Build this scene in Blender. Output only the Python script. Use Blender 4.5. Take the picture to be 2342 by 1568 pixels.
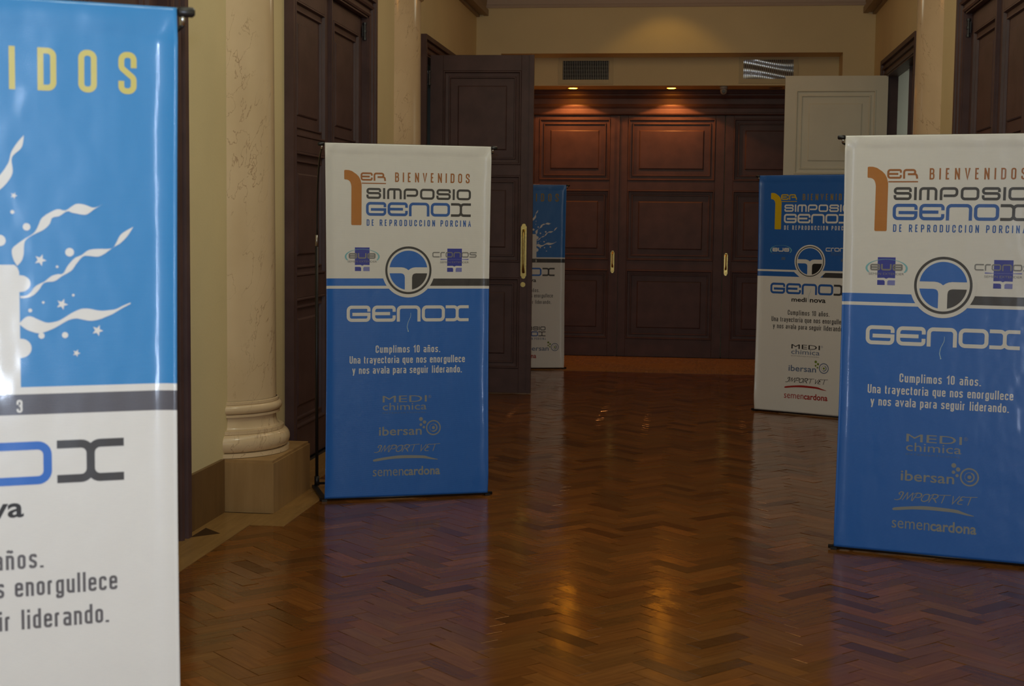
import bpy, math, random
from mathutils import Vector, Matrix
random.seed(7)
PI = math.pi
SC = bpy.context.scene
for o in list(bpy.data.objects):
    bpy.data.objects.remove(o)
COL = SC.collection

# ------------------------------------------------------------------ camera
cd = bpy.data.cameras.new('camera'); cam = bpy.data.objects.new('camera', cd); COL.objects.link(cam)
SC.camera = cam
cd.sensor_width = 36.0; cd.lens = 36.0 * 3300 / 2342
cd.clip_start = 0.05; cd.clip_end = 100
F, CX, CY = 3300.0, 1171.0, 784.0
ya = Vector((1590 - CX, -(520 - CY), -F)).normalized()
x0 = Vector((1, -0.011, 0)); xa = (x0 - ya * x0.dot(ya)).normalized(); za = xa.cross(ya)
R = Matrix((xa, ya, za))              # rows are the world axes seen from the camera
cam.matrix_world = Matrix.Translation((0, 0, 1.37)) @ R.to_4x4()
cd.dof.use_dof = True; cd.dof.focus_distance = 7.6; cd.dof.aperture_fstop = 8.0

# ------------------------------------------------------------------ world and exposure
w = bpy.data.worlds.new('World'); SC.world = w; w.use_nodes = True
w.node_tree.nodes['Background'].inputs[0].default_value = (0.02, 0.018, 0.015, 1)
w.node_tree.nodes['Background'].inputs[1].default_value = 0.3
SC.view_settings.view_transform = 'Standard'; SC.view_settings.look = 'None'
SC.view_settings.exposure = 0.0; SC.view_settings.gamma = 1.0
SC.view_settings.use_curve_mapping = False

# ------------------------------------------------------------------ lights
def area(name, loc, rot, sx, sy, power, col):
    l = bpy.data.lights.new(name, 'AREA'); l.shape = 'RECTANGLE'; l.size = sx; l.size_y = sy
    l.energy = power; l.color = col
    o = bpy.data.objects.new(name, l); o.location = loc; o.rotation_euler = rot; COL.objects.link(o); return o
def point(name, loc, power, col, r=0.05):
    l = bpy.data.lights.new(name, 'POINT'); l.energy = power; l.color = col; l.shadow_soft_size = r
    o = bpy.data.objects.new(name, l); o.location = loc; COL.objects.link(o); return o
def spot(name, loc, power, col, deg, blend, r=0.03, rot=(0, 0, 0)):
    l = bpy.data.lights.new(name, 'SPOT'); l.energy = power; l.color = col; l.spot_size = math.radians(deg)
    l.spot_blend = blend; l.shadow_soft_size = r
    o = bpy.data.objects.new(name, l); o.location = loc; o.rotation_euler = rot; COL.objects.link(o); return o
AMB = (0.95, 0.97, 0.76)
point('camera_flash_light', (-0.015, 0.02, 1.457), 150, (0.66, 0.79, 1.0), 0.02)
area('fill_behind', (-0.3, -2.6, 2.2), (math.radians(88), 0, 0), 3.2, 2.6, 10, (1.0, 0.97, 0.85))  # soft fill added behind the camera, no window is built there
area('hall_ambient_fill', (-0.25, 5.0, 3.93), (0, 0, 0), 2.2, 11.0, 54, AMB)  # unseen area light added as general ambient fill
point('ceiling_fill', (-0.25, 1.5, 3.5), 20, AMB, 0.2)  # unseen fill added to lift the near banner
point('ceiling_fill', (-0.25, 5.2, 3.5), 25, AMB, 0.2)  # unseen fill added for the side walls and middle banners
ORANGE = (1.0, 0.40, 0.07)
point('warm_ceiling_lamp', (-0.25, 8.9, 3.5), 9, ORANGE, 0.12)
spot('warm_ceiling_lamp', (-0.32, 13.86, 3.93), 7, (1.0, 0.55, 0.10), 98, 0.35, 0.04)
point('warm_ceiling_lamp', (-0.25, 12.3, 3.5), 4.5, ORANGE, 0.12)
point('ceiling_fill', (-0.25, 11.9, 3.4), 4, AMB, 0.2)  # neutral fill added to lift the dim far end
area('side_room_fill', (-3.2, 12.5, 2.8), (0, 0, 0), 1.0, 1.0, 4, (0.95, 1.0, 0.95))  # fill added for the room glimpsed at left
area('side_room_fill', (2.0, 14.6, 2.2), (0, math.radians(-90), 0), 1.0, 1.0, 40, (1.0, 0.93, 0.80))  # fill added, aimed to brighten only the outer wall seen through the gap
for lx in (-1.28, -0.27):
    spot('niche_downlight', (lx, 15.0, 2.747), 17, (1.0, 0.36, 0.10), 130, 0.12, 0.012)

# ------------------------------------------------------------------ materials
def nodes(name):
    m = bpy.data.materials.new(name); m.use_nodes = True
    nt = m.node_tree; b = nt.nodes['Principled BSDF']
    return m, nt, b
def plain(name, col, rough=0.6, metal=0.0, spec=0.5, var=0.0, vscale=3.0, bump=0.0, bscale=60.0, coat=0.0):
    m, nt, b = nodes(name)
    b.inputs['Base Color'].default_value = (*col, 1)
    b.inputs['Roughness'].default_value = rough; b.inputs['Metallic'].default_value = metal
    b.inputs['Specular IOR Level'].default_value = spec
    b.inputs['Coat Weight'].default_value = coat
    tc = nt.nodes.new('ShaderNodeTexCoord')
    if var > 0:
        n = nt.nodes.new('ShaderNodeTexNoise'); n.inputs['Scale'].default_value = vscale; n.inputs['Detail'].default_value = 5
        nt.links.new(tc.outputs['Object'], n.inputs['Vector'])
        r = nt.nodes.new('ShaderNodeValToRGB')
        r.color_ramp.elements[0].position = 0.3; r.color_ramp.elements[1].position = 0.7
        r.color_ramp.elements[0].color = (*[c * (1 - var) for c in col], 1)
        r.color_ramp.elements[1].color = (*[min(1, c * (1 + var)) for c in col], 1)
        nt.links.new(n.outputs[0], r.inputs[0]); nt.links.new(r.outputs[0], b.inputs['Base Color'])
    if bump > 0:
        n = nt.nodes.new('ShaderNodeTexNoise'); n.inputs['Scale'].default_value = bscale; n.inputs['Detail'].default_value = 3
        nt.links.new(tc.outputs['Object'], n.inputs['Vector'])
        bp = nt.nodes.new('ShaderNodeBump'); bp.inputs['Strength'].default_value = bump; bp.inputs['Distance'].default_value = 0.01
        nt.links.new(n.outputs[0], bp.inputs['Height']); nt.links.new(bp.outputs[0], b.inputs['Normal'])
    return m
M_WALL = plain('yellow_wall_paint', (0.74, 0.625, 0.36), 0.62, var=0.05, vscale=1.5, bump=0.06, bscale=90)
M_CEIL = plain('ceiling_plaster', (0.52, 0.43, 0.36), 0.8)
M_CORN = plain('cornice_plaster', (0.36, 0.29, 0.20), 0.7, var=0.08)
M_WOOD = plain('dark_door_paint', (0.084, 0.047, 0.045), 0.45, 0.0, 0.3, var=0.18, vscale=6, bump=0.05, bscale=40)
M_WHITE = plain('white_door_paint', (0.72, 0.69, 0.57), 0.5, 0.0, 0.3, var=0.04)
M_ROOM = plain('side_room_paint', (0.36, 0.38, 0.35), 0.8)
M_BRASS = plain('brass', (0.62, 0.47, 0.16), 0.28, 1.0, var=0.15, vscale=60)
M_BLACK = plain('black_plastic', (0.012, 0.012, 0.013), 0.38)
M_STEEL = plain('steel', (0.55, 0.55, 0.52), 0.3, 1.0)
M_DARK = plain('duct_shade', (0.01, 0.009, 0.008), 0.9)  # near-black that stands in for shade inside the vents
M_VENT = plain('vent_frame_paint', (0.62, 0.53, 0.31), 0.6)
M_VGREY = plain('vent_metal', (0.20, 0.20, 0.18), 0.45, 0.3)
M_FOIL = plain('duct_foil', (0.34, 0.34, 0.34), 0.2, 1.0)
M_VDARK = plain('vent_metal_dark', (0.06, 0.06, 0.055), 0.5, 0.3)
M_IRON = plain('hinge_iron', (0.05, 0.05, 0.055), 0.4, 0.6)
M_CAMG = plain('camera_housing', (0.34, 0.33, 0.31), 0.4)

def mat_lamp():
    m, nt, b = nodes('lamp_glow')
    b.inputs['Base Color'].default_value = (1, .8, .5, 1)
    b.inputs['Emission Color'].default_value = (1, 0.32, 0.012, 1); b.inputs['Emission Strength'].default_value = 85
    return m
M_LAMP = mat_lamp()

def mat_marble():
    m, nt, b = nodes('cream_marble')
    tc = nt.nodes.new('ShaderNodeTexCoord')
    n = nt.nodes.new('ShaderNodeTexNoise'); n.inputs['Scale'].default_value = 2.2; n.inputs['Detail'].default_value = 6
    nt.links.new(tc.outputs['Object'], n.inputs['Vector'])
    base = nt.nodes.new('ShaderNodeValToRGB')
    base.color_ramp.elements[0].position = .3; base.color_ramp.elements[1].position = .7
    base.color_ramp.elements[0].color = (0.62, 0.465, 0.285, 1); base.color_ramp.elements[1].color = (0.74, 0.57, 0.375, 1)
    nt.links.new(n.outputs[0], base.inputs[0])
    mr = nt.nodes.new('ShaderNodeMapping'); mr.inputs['Rotation'].default_value = (0.55, 0.1, 0.0)      # turn first, then stretch: the veins run aslant
    nt.links.new(tc.outputs['Object'], mr.inputs[0])
    mp = nt.nodes.new('ShaderNodeMapping'); mp.inputs['Scale'].default_value = (1.9, 1.9, .38)
    nt.links.new(mr.outputs[0], mp.inputs[0])
    v = nt.nodes.new('ShaderNodeTexNoise'); v.inputs['Scale'].default_value = 6.5; v.inputs['Detail'].default_value = 5; v.inputs['Roughness'].default_value = .52
    v.inputs['Distortion'].default_value = .35
    nt.links.new(mp.outputs[0], v.inputs['Vector'])
    a = nt.nodes.new('ShaderNodeMath'); a.operation = 'SUBTRACT'; a.inputs[1].default_value = .5
    nt.links.new(v.outputs[0], a.inputs[0])
    ab = nt.nodes.new('ShaderNodeMath'); ab.operation = 'ABSOLUTE'; nt.links.new(a.outputs[0], ab.inputs[0])
    vr = nt.nodes.new('ShaderNodeValToRGB'); vr.color_ramp.elements[0].position = 0.0; vr.color_ramp.elements[1].position = .010
    vr.color_ramp.elements[0].color = (1, 1, 1, 1); vr.color_ramp.elements[1].color = (0, 0, 0, 1)
    nt.links.new(ab.outputs[0], vr.inputs[0])
    # veins only here and there
    k = nt.nodes.new('ShaderNodeTexNoise'); k.inputs['Scale'].default_value = 3.1; nt.links.new(tc.outputs['Object'], k.inputs['Vector'])
    kr = nt.nodes.new('ShaderNodeValToRGB'); kr.color_ramp.elements[0].position = .40; kr.color_ramp.elements[1].position = .55
    nt.links.new(k.outputs[0], kr.inputs[0])
    mu = nt.nodes.new('ShaderNodeMath'); mu.operation = 'MULTIPLY'; nt.links.new(vr.outputs[0], mu.inputs[0]); nt.links.new(kr.outputs[0], mu.inputs[1])
    mx = nt.nodes.new('ShaderNodeMix'); mx.data_type = 'RGBA'
    nt.links.new(mu.outputs[0], mx.inputs['Factor']); nt.links.new(base.outputs[0], mx.inputs['A'])
    mx.inputs['B'].default_value = (0.41, 0.275, 0.17, 1)
    nt.links.new(mx.outputs['Result'], b.inputs['Base Color'])
    b.inputs['Roughness'].default_value = 0.16
    return m
M_MARB = mat_marble()

def mat_grain(name, c0, c1, rough, sx=2.0, sy=40.0, sz=2.0, usetone=False, coord='Object', bump=0.15):
    m, nt, b = nodes(name)
    tc = nt.nodes.new('ShaderNodeTexCoord')
    mp = nt.nodes.new('ShaderNodeMapping'); mp.inputs['Scale'].default_value = (sx, sy, sz)
    nt.links.new(tc.outputs[coord], mp.inputs[0])
    n = nt.nodes.new('ShaderNodeTexNoise'); n.inputs['Scale'].default_value = 1.0; n.inputs['Detail'].default_value = 6; n.inputs['Roughness'].default_value = .6
    nt.links.new(mp.outputs[0], n.inputs['Vector'])
    r = nt.nodes.new('ShaderNodeValToRGB'); r.color_ramp.elements[0].position = .25; r.color_ramp.elements[1].position = .75
    r.color_ramp.elements[0].color = (*c0, 1); r.color_ramp.elements[1].color = (*c1, 1)
    nt.links.new(n.outputs[0], r.inputs[0])
    out = r.outputs[0]
    if usetone:
        at = nt.nodes.new('ShaderNodeAttribute'); at.attribute_name = 'tone'
        mx = nt.nodes.new('ShaderNodeMix'); mx.data_type = 'RGBA'; mx.blend_type = 'MULTIPLY'; mx.inputs['Factor'].default_value = 1
        nt.links.new(out, mx.inputs['A']); nt.links.new(at.outputs['Color'], mx.inputs['B']); out = mx.outputs['Result']
    nt.links.new(out, b.inputs['Base Color'])
    b.inputs['Specular IOR Level'].default_value = 0.13
    # worn varnish: roughness varies in broad patches
    n2 = nt.nodes.new('ShaderNodeTexNoise'); n2.inputs['Scale'].default_value = 2.2; n2.inputs['Detail'].default_value = 4
    nt.links.new(tc.outputs['Object'], n2.inputs['Vector'])
    mr = nt.nodes.new('ShaderNodeMapRange'); mr.inputs['From Min'].default_value = .3; mr.inputs['From Max'].default_value = .7
    mr.inputs['To Min'].default_value = rough * .8; mr.inputs['To Max'].default_value = rough * 1.25
    nt.links.new(n2.outputs[0], mr.inputs[0]); nt.links.new(mr.outputs[0], b.inputs['Roughness'])
    n3 = nt.nodes.new('ShaderNodeTexNoise'); n3.inputs['Scale'].default_value = 28; n3.inputs['Detail'].default_value = 3
    nt.links.new(tc.outputs['Object'], n3.inputs['Vector'])
    bp = nt.nodes.new('ShaderNodeBump'); bp.inputs['Strength'].default_value = bump; bp.inputs['Distance'].default_value = .004
    nt.links.new(n3.outputs[0], bp.inputs['Height']); nt.links.new(bp.outputs[0], b.inputs['Normal'])
    return m
M_SLAT = mat_grain('parquet_oak', (0.128, 0.045, 0.0085), (0.200, 0.074, 0.0145), 0.14, 6, 60, 1, True, 'UV', 0.10)
M_BORD = mat_grain('border_maple', (0.25, 0.135, 0.045), (0.34, 0.19, 0.065), 0.26, 40, 3, 3, bump=.08)
M_INLAY = mat_grain('inlay_walnut', (0.035, 0.018, 0.009), (0.055, 0.028, 0.013), 0.26, 40, 3, 3, bump=.08)
M_PLINTH = mat_grain('plinth_wood', (0.27, 0.155, 0.060), (0.42, 0.26, 0.115), 0.4, 9, 9, 1.2, bump=.05)
M_SKIRT = mat_grain('baseboard_wood', (0.12, 0.064, 0.024), (0.20, 0.11, 0.043), 0.4, 9, 9, 1.2, bump=.05)
M_SUB = plain('subfloor', (0.02, 0.010, 0.005), 0.8)

def vinyl(name, col, rough=0.34):
    m, nt, b = nodes(name)
    b.inputs['Base Color'].default_value = (*col, 1); b.inputs['Roughness'].default_value = rough
    b.inputs['Specular IOR Level'].default_value = 0.32
    b.inputs['Coat Weight'].default_value = 0.5; b.inputs['Coat Roughness'].default_value = 0.10
    tc = nt.nodes.new('ShaderNodeTexCoord')
    # woven threads of the tarpaulin under the vinyl, and slack puckers
    wv = nt.nodes.new('ShaderNodeTexWave'); wv.bands_direction = 'Z'; wv.inputs['Scale'].default_value = 110
    nt.links.new(tc.outputs['Object'], wv.inputs['Vector'])
    wx = nt.nodes.new('ShaderNodeTexWave'); wx.bands_direction = 'X'; wx.inputs['Scale'].default_value = 110
    nt.links.new(tc.outputs['Object'], wx.inputs['Vector'])
    n = nt.nodes.new('ShaderNodeTexNoise'); n.inputs['Scale'].default_value = 7; n.inputs['Detail'].default_value = 2
    mp = nt.nodes.new('ShaderNodeMapping'); mp.inputs['Scale'].default_value = (1.3, 1, .7)
    nt.links.new(tc.outputs['Object'], mp.inputs[0]); nt.links.new(mp.outputs[0], n.inputs['Vector'])
    b1 = nt.nodes.new('ShaderNodeBump'); b1.inputs['Strength'].default_value = 0.4; b1.inputs['Distance'].default_value = 0.010
    nt.links.new(n.outputs[0], b1.inputs['Height'])
    ad = nt.nodes.new('ShaderNodeMath'); ad.operation = 'ADD'; nt.links.new(wv.outputs['Fac'], ad.inputs[0])
    m2 = nt.nodes.new('ShaderNodeMath'); m2.operation = 'MULTIPLY'; m2.inputs[1].default_value = .15
    nt.links.new(wx.outputs['Fac'], m2.inputs[0]); nt.links.new(m2.outputs[0], ad.inputs[1])
    b2 = nt.nodes.new('ShaderNodeBump'); b2.inputs['Strength'].default_value = 0.32; b2.inputs['Distance'].default_value = 0.0004
    nt.links.new(ad.outputs[0], b2.inputs['Height']); nt.links.new(b1.outputs[0], b2.inputs['Normal'])
    nt.links.new(b2.outputs[0], b.inputs['Normal']); nt.links.new(b2.outputs[0], b.inputs['Coat Normal'])
    return m
V = {k: vinyl('vinyl_' + k, c) for k, c in dict(
    white=(0.74, 0.73, 0.71), blue=(0.026, 0.155, 0.58), deep_blue=(0.022, 0.120, 0.44), dim_blue=(0.03, 0.17, 0.52), lit_blue=(0.03, 0.24, 0.58), graphite=(0.052, 0.052, 0.058), orange=(0.46, 0.17, 0.028),  # nearest and farthest banner blues: one ink, light level put into the colour
    brown_orange=(0.36, 0.125, 0.03), ink_blue=(0.026, 0.115, 0.42), yellow=(0.60, 0.53, 0.15), lit_band_grey=(0.10, 0.10, 0.125), ochre=(0.60, 0.40, 0.012), dull_ochre=(0.28, 0.19, 0.03),  # band grey: graphite lightened with the flash veil on the nearest banner
    grey_print=(0.27, 0.29, 0.29), faint_grey=(0.10, 0.17, 0.30), indigo=(0.035, 0.05, 0.36), lilac=(0.20, 0.22, 0.55), mid_grey=(0.22, 0.22, 0.22),
    cyan=(0.20, 0.50, 0.58), pale_cyan=(0.45, 0.66, 0.72), black=(0.02, 0.02, 0.022), red=(0.36, 0.022, 0.02), steel_blue=(0.10, 0.15, 0.27), green=(0.16, 0.24, 0.03),
    dark_grey=(0.07, 0.068, 0.07), body_grey=(0.13, 0.125, 0.135), light_line=(0.30, 0.42, 0.52)).items()}

# ------------------------------------------------------------------ mesh helpers
def link_mesh(name, verts, faces, mats, parent=None, midx=None, smooth=False, kind=None, loc=None, rotz=None):
    me = bpy.data.meshes.new(name); me.from_pydata([tuple(v) for v in verts], [], faces)
    if not isinstance(mats, (list, tuple)): mats = [mats]
    for m in mats: me.materials.append(m)
    if midx: me.polygons.foreach_set('material_index', midx)
    if smooth: me.polygons.foreach_set('use_smooth', [True] * len(faces))
    me.update()
    o = bpy.data.objects.new(name, me); COL.objects.link(o)
    if parent: o.parent = parent
    if loc is not None: o.location = loc
    if rotz is not None: o.rotation_euler = (0, 0, rotz)
    if kind: o['kind'] = kind
    return o
class MB:
    def __init__(s): s.v = []; s.f = []; s.m = []
    def box(s, x0, x1, y0, y1, z0, z1, m=0):
        if x0 > x1: x0, x1 = x1, x0
        if y0 > y1: y0, y1 = y1, y0
        b = len(s.v)
        s.v += [(x0, y0, z0), (x1, y0, z0), (x1, y1, z0), (x0, y1, z0), (x0, y0, z1), (x1, y0, z1), (x1, y1, z1), (x0, y1, z1)]
        s.f += [[b + i for i in q] for q in ((0, 3, 2, 1), (4, 5, 6, 7), (0, 1, 5, 4), (1, 2, 6, 5), (2, 3, 7, 6), (3, 0, 4, 7))]
        s.m += [m] * 6; return s
    def tube(s, pts, r, seg=10, m=0, cap=True):
        pts = [Vector(p) for p in pts]
        rs = r if isinstance(r, (list, tuple)) else [r] * len(pts)
        b = len(s.v); up = None
        for i, p in enumerate(pts):
            d = (pts[min(i + 1, len(pts) - 1)] - pts[max(i - 1, 0)]).normalized()
            if up is None:
                up = d.cross(Vector((0, 0, 1)) if abs(d.z) < .9 else Vector((1, 0, 0))).normalized()
            else:
                up = (up - d * up.dot(d)).normalized()
            w2 = d.cross(up)
            for k in range(seg):
                a = 2 * PI * k / seg
                s.v.append(tuple(p + (up * math.cos(a) + w2 * math.sin(a)) * rs[i]))
        for i in range(len(pts) - 1):
            for k in range(seg):
                k2 = (k + 1) % seg
                s.f.append([b + i * seg + k, b + i * seg + k2, b + (i + 1) * seg + k2, b + (i + 1) * seg + k]); s.m.append(m)
        if cap:
            s.f.append([b + k for k in range(seg)][::-1]); s.m.append(m)
            e = b + (len(pts) - 1) * seg
            s.f.append([e + k for k in range(seg)]); s.m.append(m)
        return s
    def lathe(s, prof, cx, cy, seg=48, a0=0, a1=2 * PI, m=0):
        """prof: list of (r, z)"""
        b = len(s.v); full = abs(a1 - a0 - 2 * PI) < 1e-6; n = seg if full else seg + 1
        for r, z in prof:
            for k in range(n):
                a = a0 + (a1 - a0) * k / seg
                s.v.append((cx + r * math.cos(a), cy + r * math.sin(a), z))
        for i in range(len(prof) - 1):
            for k in range(seg):
                k2 = (k + 1) % n
                s.f.append([b + i * n + k, b + i * n + k2, b + (i + 1) * n + k2, b + (i + 1) * n + k]); s.m.append(m)
        return s
    def prism(s, poly, axis, a0, a1, m=0):
        """extrude a 2-D polygon; axis 'y' -> poly is (x, z)"""
        b = len(s.v); n = len(poly)
        for a in (a0, a1):
            for p, q in poly:
                s.v.append({'y': (p, a, q), 'x': (a, p, q), 'z': (p, q, a)}[axis])
        for i in range(n):
            j = (i + 1) % n
            s.f.append([b + i, b + j, b + n + j, b + n + i]); s.m.append(m)
        s.f.append([b + i for i in range(n)][::-1]); s.f.append([b + n + i for i in range(n)]); s.m += [m, m]
        return s
    def build(s, name, mats, parent=None, smooth=False, kind=None, loc=None, rotz=None, fix=True):
        o = link_mesh(name, s.v, s.f, mats, parent, s.m, smooth, kind, loc, rotz)
        if fix:
            import bmesh
            bm = bmesh.new(); bm.from_mesh(o.data); bmesh.ops.recalc_face_normals(bm, faces=bm.faces); bm.to_mesh(o.data); bm.free()
        return o
def smooth_by_angle(o, deg=35):
    import bmesh
    bm = bmesh.new(); bm.from_mesh(o.data)
    for f in bm.faces: f.smooth = True
    for e in bm.edges:
        if len(e.link_faces) == 2 and e.calc_face_angle() > math.radians(deg): e.smooth = False
    bm.to_mesh(o.data); bm.free()
def empty(name, loc, rotz=0.0, label=None, cat=None, group=None, kind=None):
    o = bpy.data.objects.new(name, None); COL.objects.link(o); o.location = loc; o.rotation_euler = (0, 0, rotz)
    o.empty_display_size = .1
    return tag(o, label, cat, group, kind)
def tag(o, label=None, cat=None, group=None, kind=None):
    if label: o['label'] = label
    if cat: o['category'] = cat
    if group: o['group'] = group
    if kind: o['kind'] = kind
    return o

# ------------------------------------------------------------------ room shell
XL, XR, YB, YF, ZC = -2.20, 1.68, 14.40, -3.2, 4.0
WT = 0.09
DC = [4.95, 8.63, 12.47]        # door bay centres
OW, OH = 1.78, 2.74             # clear opening
def side_wall(name, x, sgn):
    mb = MB(); xs = (x, x + sgn * WT)
    ys = [YF]
    for c in DC: ys += [c - OW / 2, c + OW / 2]
    ys.append(YB + 1.0)
    for i in range(0, len(ys), 2): mb.box(xs[0], xs[1], ys[i], ys[i + 1], 0, ZC)
    for c in DC: mb.box(xs[0], xs[1], c - OW / 2, c + OW / 2, OH, ZC)
    o = mb.build(name, M_WALL, kind='structure'); return tag(o, 'pale yellow painted side wall of the hall', None)
side_wall('wall_left', XL, -1); side_wall('wall_right', XR, 1)
# back wall: deep recess with vents, then the opening down to the panelled doors
RX0, RX1, RZ, SZ = -1.95, 1.38, 3.07, 2.79
YR, YD = 14.77, 15.25
mb = MB()
mb.box(XL, XR, YB, YR, RZ, ZC)
mb.box(XL, RX0, YB, YD, 0, RZ); mb.box(RX1, XR, YB, YD, 0, RZ)
mb.box(RX0, RX1, YR, YD + .3, SZ, RZ)
mb.box(XL, XR, YD + .25, YD + .4, 0, ZC)
tag(mb.build('wall_back', M_WALL, kind='structure'), 'pale yellow end wall with recessed panel over the doors')
mb = MB(); mb.box(XL - WT, XR + WT, YF - .15, YF, 0, ZC); mb.build('wall_front', M_WALL, kind='structure')
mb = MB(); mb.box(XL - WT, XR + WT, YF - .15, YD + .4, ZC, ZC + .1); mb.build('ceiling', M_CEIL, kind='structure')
# side rooms glimpsed through the open leaves
for nm, a, b2 in (('wall_outer_left', XL - WT, -4.3), ('wall_outer_right', XR + WT, 3.8)):
    mb = MB(); s = -1 if b2 < a else 1
    mb.box(b2, b2 + s * .1, 11.0, 16.5, 0, 3.2)
    mb.box(a, b2, 16.4, 16.5, 0, 3.2); mb.box(a, b2, 10.9, 11.0, 0, 3.2); mb.box(a, b2, 11.0, 16.4, 3.1, 3.2)
    mb.box(a, b2, 11.0, 16.4, -.1, 0.0)
    mb.build(nm, M_ROOM, kind='structure')
# mouldings under the ceiling
def side_cornice(name, x, s):
    P = [(0, 3.43), (.03, 3.43), (.03, 3.452), (.075, 3.452), (.075, 3.44), (.12, 3.44), (.12, 3.50), (.10, 3.51), (.10, 3.53)]
    for k in range(9):
        a = k / 8 * PI / 2
        P.append((.10 + .42 * (1 - math.cos(a)), 3.53 + .44 * math.sin(a)))
    P += [(.54, ZC), (0, ZC)]
    mb = MB(); mb.prism([(x + s * p, q) for p, q in P], 'y', YF, YB); return mb.build(name, M_CORN, kind='structure')
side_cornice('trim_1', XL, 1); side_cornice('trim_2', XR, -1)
P = [(0, 3.515), (.018, 3.515), (.026, 3.53), (.018, 3.545), (.01, 3.55)]
for k in range(13):
    a = k / 12 * PI / 2
    P.append((.01 + .42 * (1 - math.cos(a)), 3.55 + .42 * math.sin(a)))
P += [(.46, ZC), (0, ZC)]
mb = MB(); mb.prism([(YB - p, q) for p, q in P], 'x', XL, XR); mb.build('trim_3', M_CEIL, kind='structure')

# ------------------------------------------------------------------ floor
mb = MB(); mb.box(XL - WT, XR + WT, YF, YD + .3, -.12, -.012); FLOOR = mb.build('floor', M_SUB, kind='structure')
tag(FLOOR, 'dark glossy herringbone parquet floor with a lighter border')
L, W = .236, .070
FX0, FX1 = XL + .02 + .20, XR - .02 - .20
FY1 = 13.62
bumps = []
COLY = [6.87, 10.68]
for cy in COLY:
    bumps.append((XL, XL + .25 + .13, cy - .40 - .20, cy + .40 + .20))
    bumps.append((XR - .25 - .13, XR, cy - .40 - .20, cy + .40 + .20))
def in_bump(x, y):
    return any(a <= x <= b and c <= y <= d for a, b, c, d in bumps)
def clip(poly, ax, val, keep_less):
    out = []
    for i in range(len(poly)):
        a, b = poly[i], poly[(i + 1) % len(poly)]
        ia = (a[ax] <= val) == keep_less; ib = (b[ax] <= val) == keep_less
        if ia: out.append(a)
        if ia != ib:
            t = (val - a[ax]) / (b[ax] - a[ax]); out.append((a[0] + t * (b[0] - a[0]), a[1] + t * (b[1] - a[1])))
    return out
s2 = math.sqrt(2)
def uv2xy(u, v): return ((u - v) / s2 - .286, (u + v) / s2)
g = .0005
def slat_poly(kind):
    if kind == 'A': q = [(g, g), (L - g, g), (L - g, W - g), (g, W - g)]
    else: q = [(g, W + g), (W - g, W + g), (W - g, W + L - g), (g, W + L - g)]
    return q
def slat_geo(poly, tone, tx, ty, z0):
    """poly in world XY, convex ccw -> verts, faces (bevelled top, sides)"""
    n = len(poly); cx = sum(p[0] for p in poly) / n; cy = sum(p[1] for p in poly) / n
    def zz(x, y): return z0 + (x - cx) * tx + (y - cy) * ty
    v = []
    for x, y in poly:
        dx, dy = cx - x, cy - y; l = math.hypot(dx, dy) or 1; e = min(.0014, l * .3)
        v.append((x + dx / l * e, y + dy / l * e, zz(x, y)))
    for x, y in poly: v.append((x, y, zz(x, y) - .0004))
    for x, y in poly: v.append((x, y, -.012))
    f = [list(range(n))]
    for i in range(n):
        j = (i + 1) % n
        f.append([n + i, n + j, j, i]); f.append([2 * n + i, 2 * n + j, n + j, n + i])
    return v, f
def set_tone_uv(me, tones, uvs):
    at = me.color_attributes.new('tone', 'FLOAT_COLOR', 'POINT')
    at.data.foreach_set('color', [c for t in tones for c in (*t, 1.0)])
    uv = me.uv_layers.new(name='UVMap')
    li = [0] * len(me.loops); me.loops.foreach_get('vertex_index', li)
    uv.data.foreach_set('uv', [c for i in li for c in uvs[i]])
def rnd_tone():
    t = random.gauss(1.0, .145); t = max(.62, min(1.42, t))
    if random.random() < .035: t = .6
    h = random.uniform(-.07, .07)
    return (t * (1 + h), t, t * (1 - h))
cells = []
for c in range(-8, 9):
    for r in range(-60, 240):
        for kd in 'AB':
            q = [uv2xy(u + r * W + c * L, v + r * W - c * L) for u, v in slat_poly(kd)]
            mx = sum(p[0] for p in q) / 4; my = sum(p[1] for p in q) / 4
            if not (FX0 - .2 < mx < FX1 + .2 and YF < my < FY1 + .2) or all(in_bump(*p) for p in q): continue
            if all(FX0 <= p[0] <= FX1 and p[1] <= FY1 for p in q): cells.append((kd, c, r, q, True, mx, my))
            else:
                p = clip(clip(clip(q, 0, FX0, False), 0, FX1, True), 1, FY1, True)
                if len(p) >= 3:
                    cells.append((kd, c, r, p, False, mx, my))
def screen(x, y, z=0.0):
    d = R @ Vector((x, y, z - 1.37)); return (CX + F * d.x / -d.z, CY - F * d.y / -d.z) if d.z < -.05 else (-9999, 0)
def visible_rank(c):
    px, py = screen(c[5], c[6])
    ok = 425 < px < 2342 and 800 < py < 1590
    return (0 if ok and c[4] else 1, c[6])
cells.sort(key=visible_rank)
single, rest = cells[:300], cells[300:]
variants = {'A': [], 'B': []}
for kd in 'AB':
    for k in range(14):
        q0 = [uv2xy(u, v) for u, v in slat_poly(kd)]
        ox = sum(p[0] for p in q0) / 4; oy = sum(p[1] for p in q0) / 4
        q = [(x - ox, y - oy) for x, y in q0]
        v, f = slat_geo(q, 1, random.gauss(0, .0055), random.gauss(0, .0055), random.uniform(-.0004, .0003))
        me = bpy.data.meshes.new('floor_slat'); me.from_pydata(v, [], f); me.materials.append(M_SLAT); me.update()
        t = rnd_tone(); du, dv = random.random() * 9, random.random() * 9; sg = 1 if kd == 'A' else -1
        set_tone_uv(me, [t] * len(v), [((x * sg + y) / s2 + du, (x - sg * y) / s2 + dv) for x, y, z in v])
        variants[kd].append(me)
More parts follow.
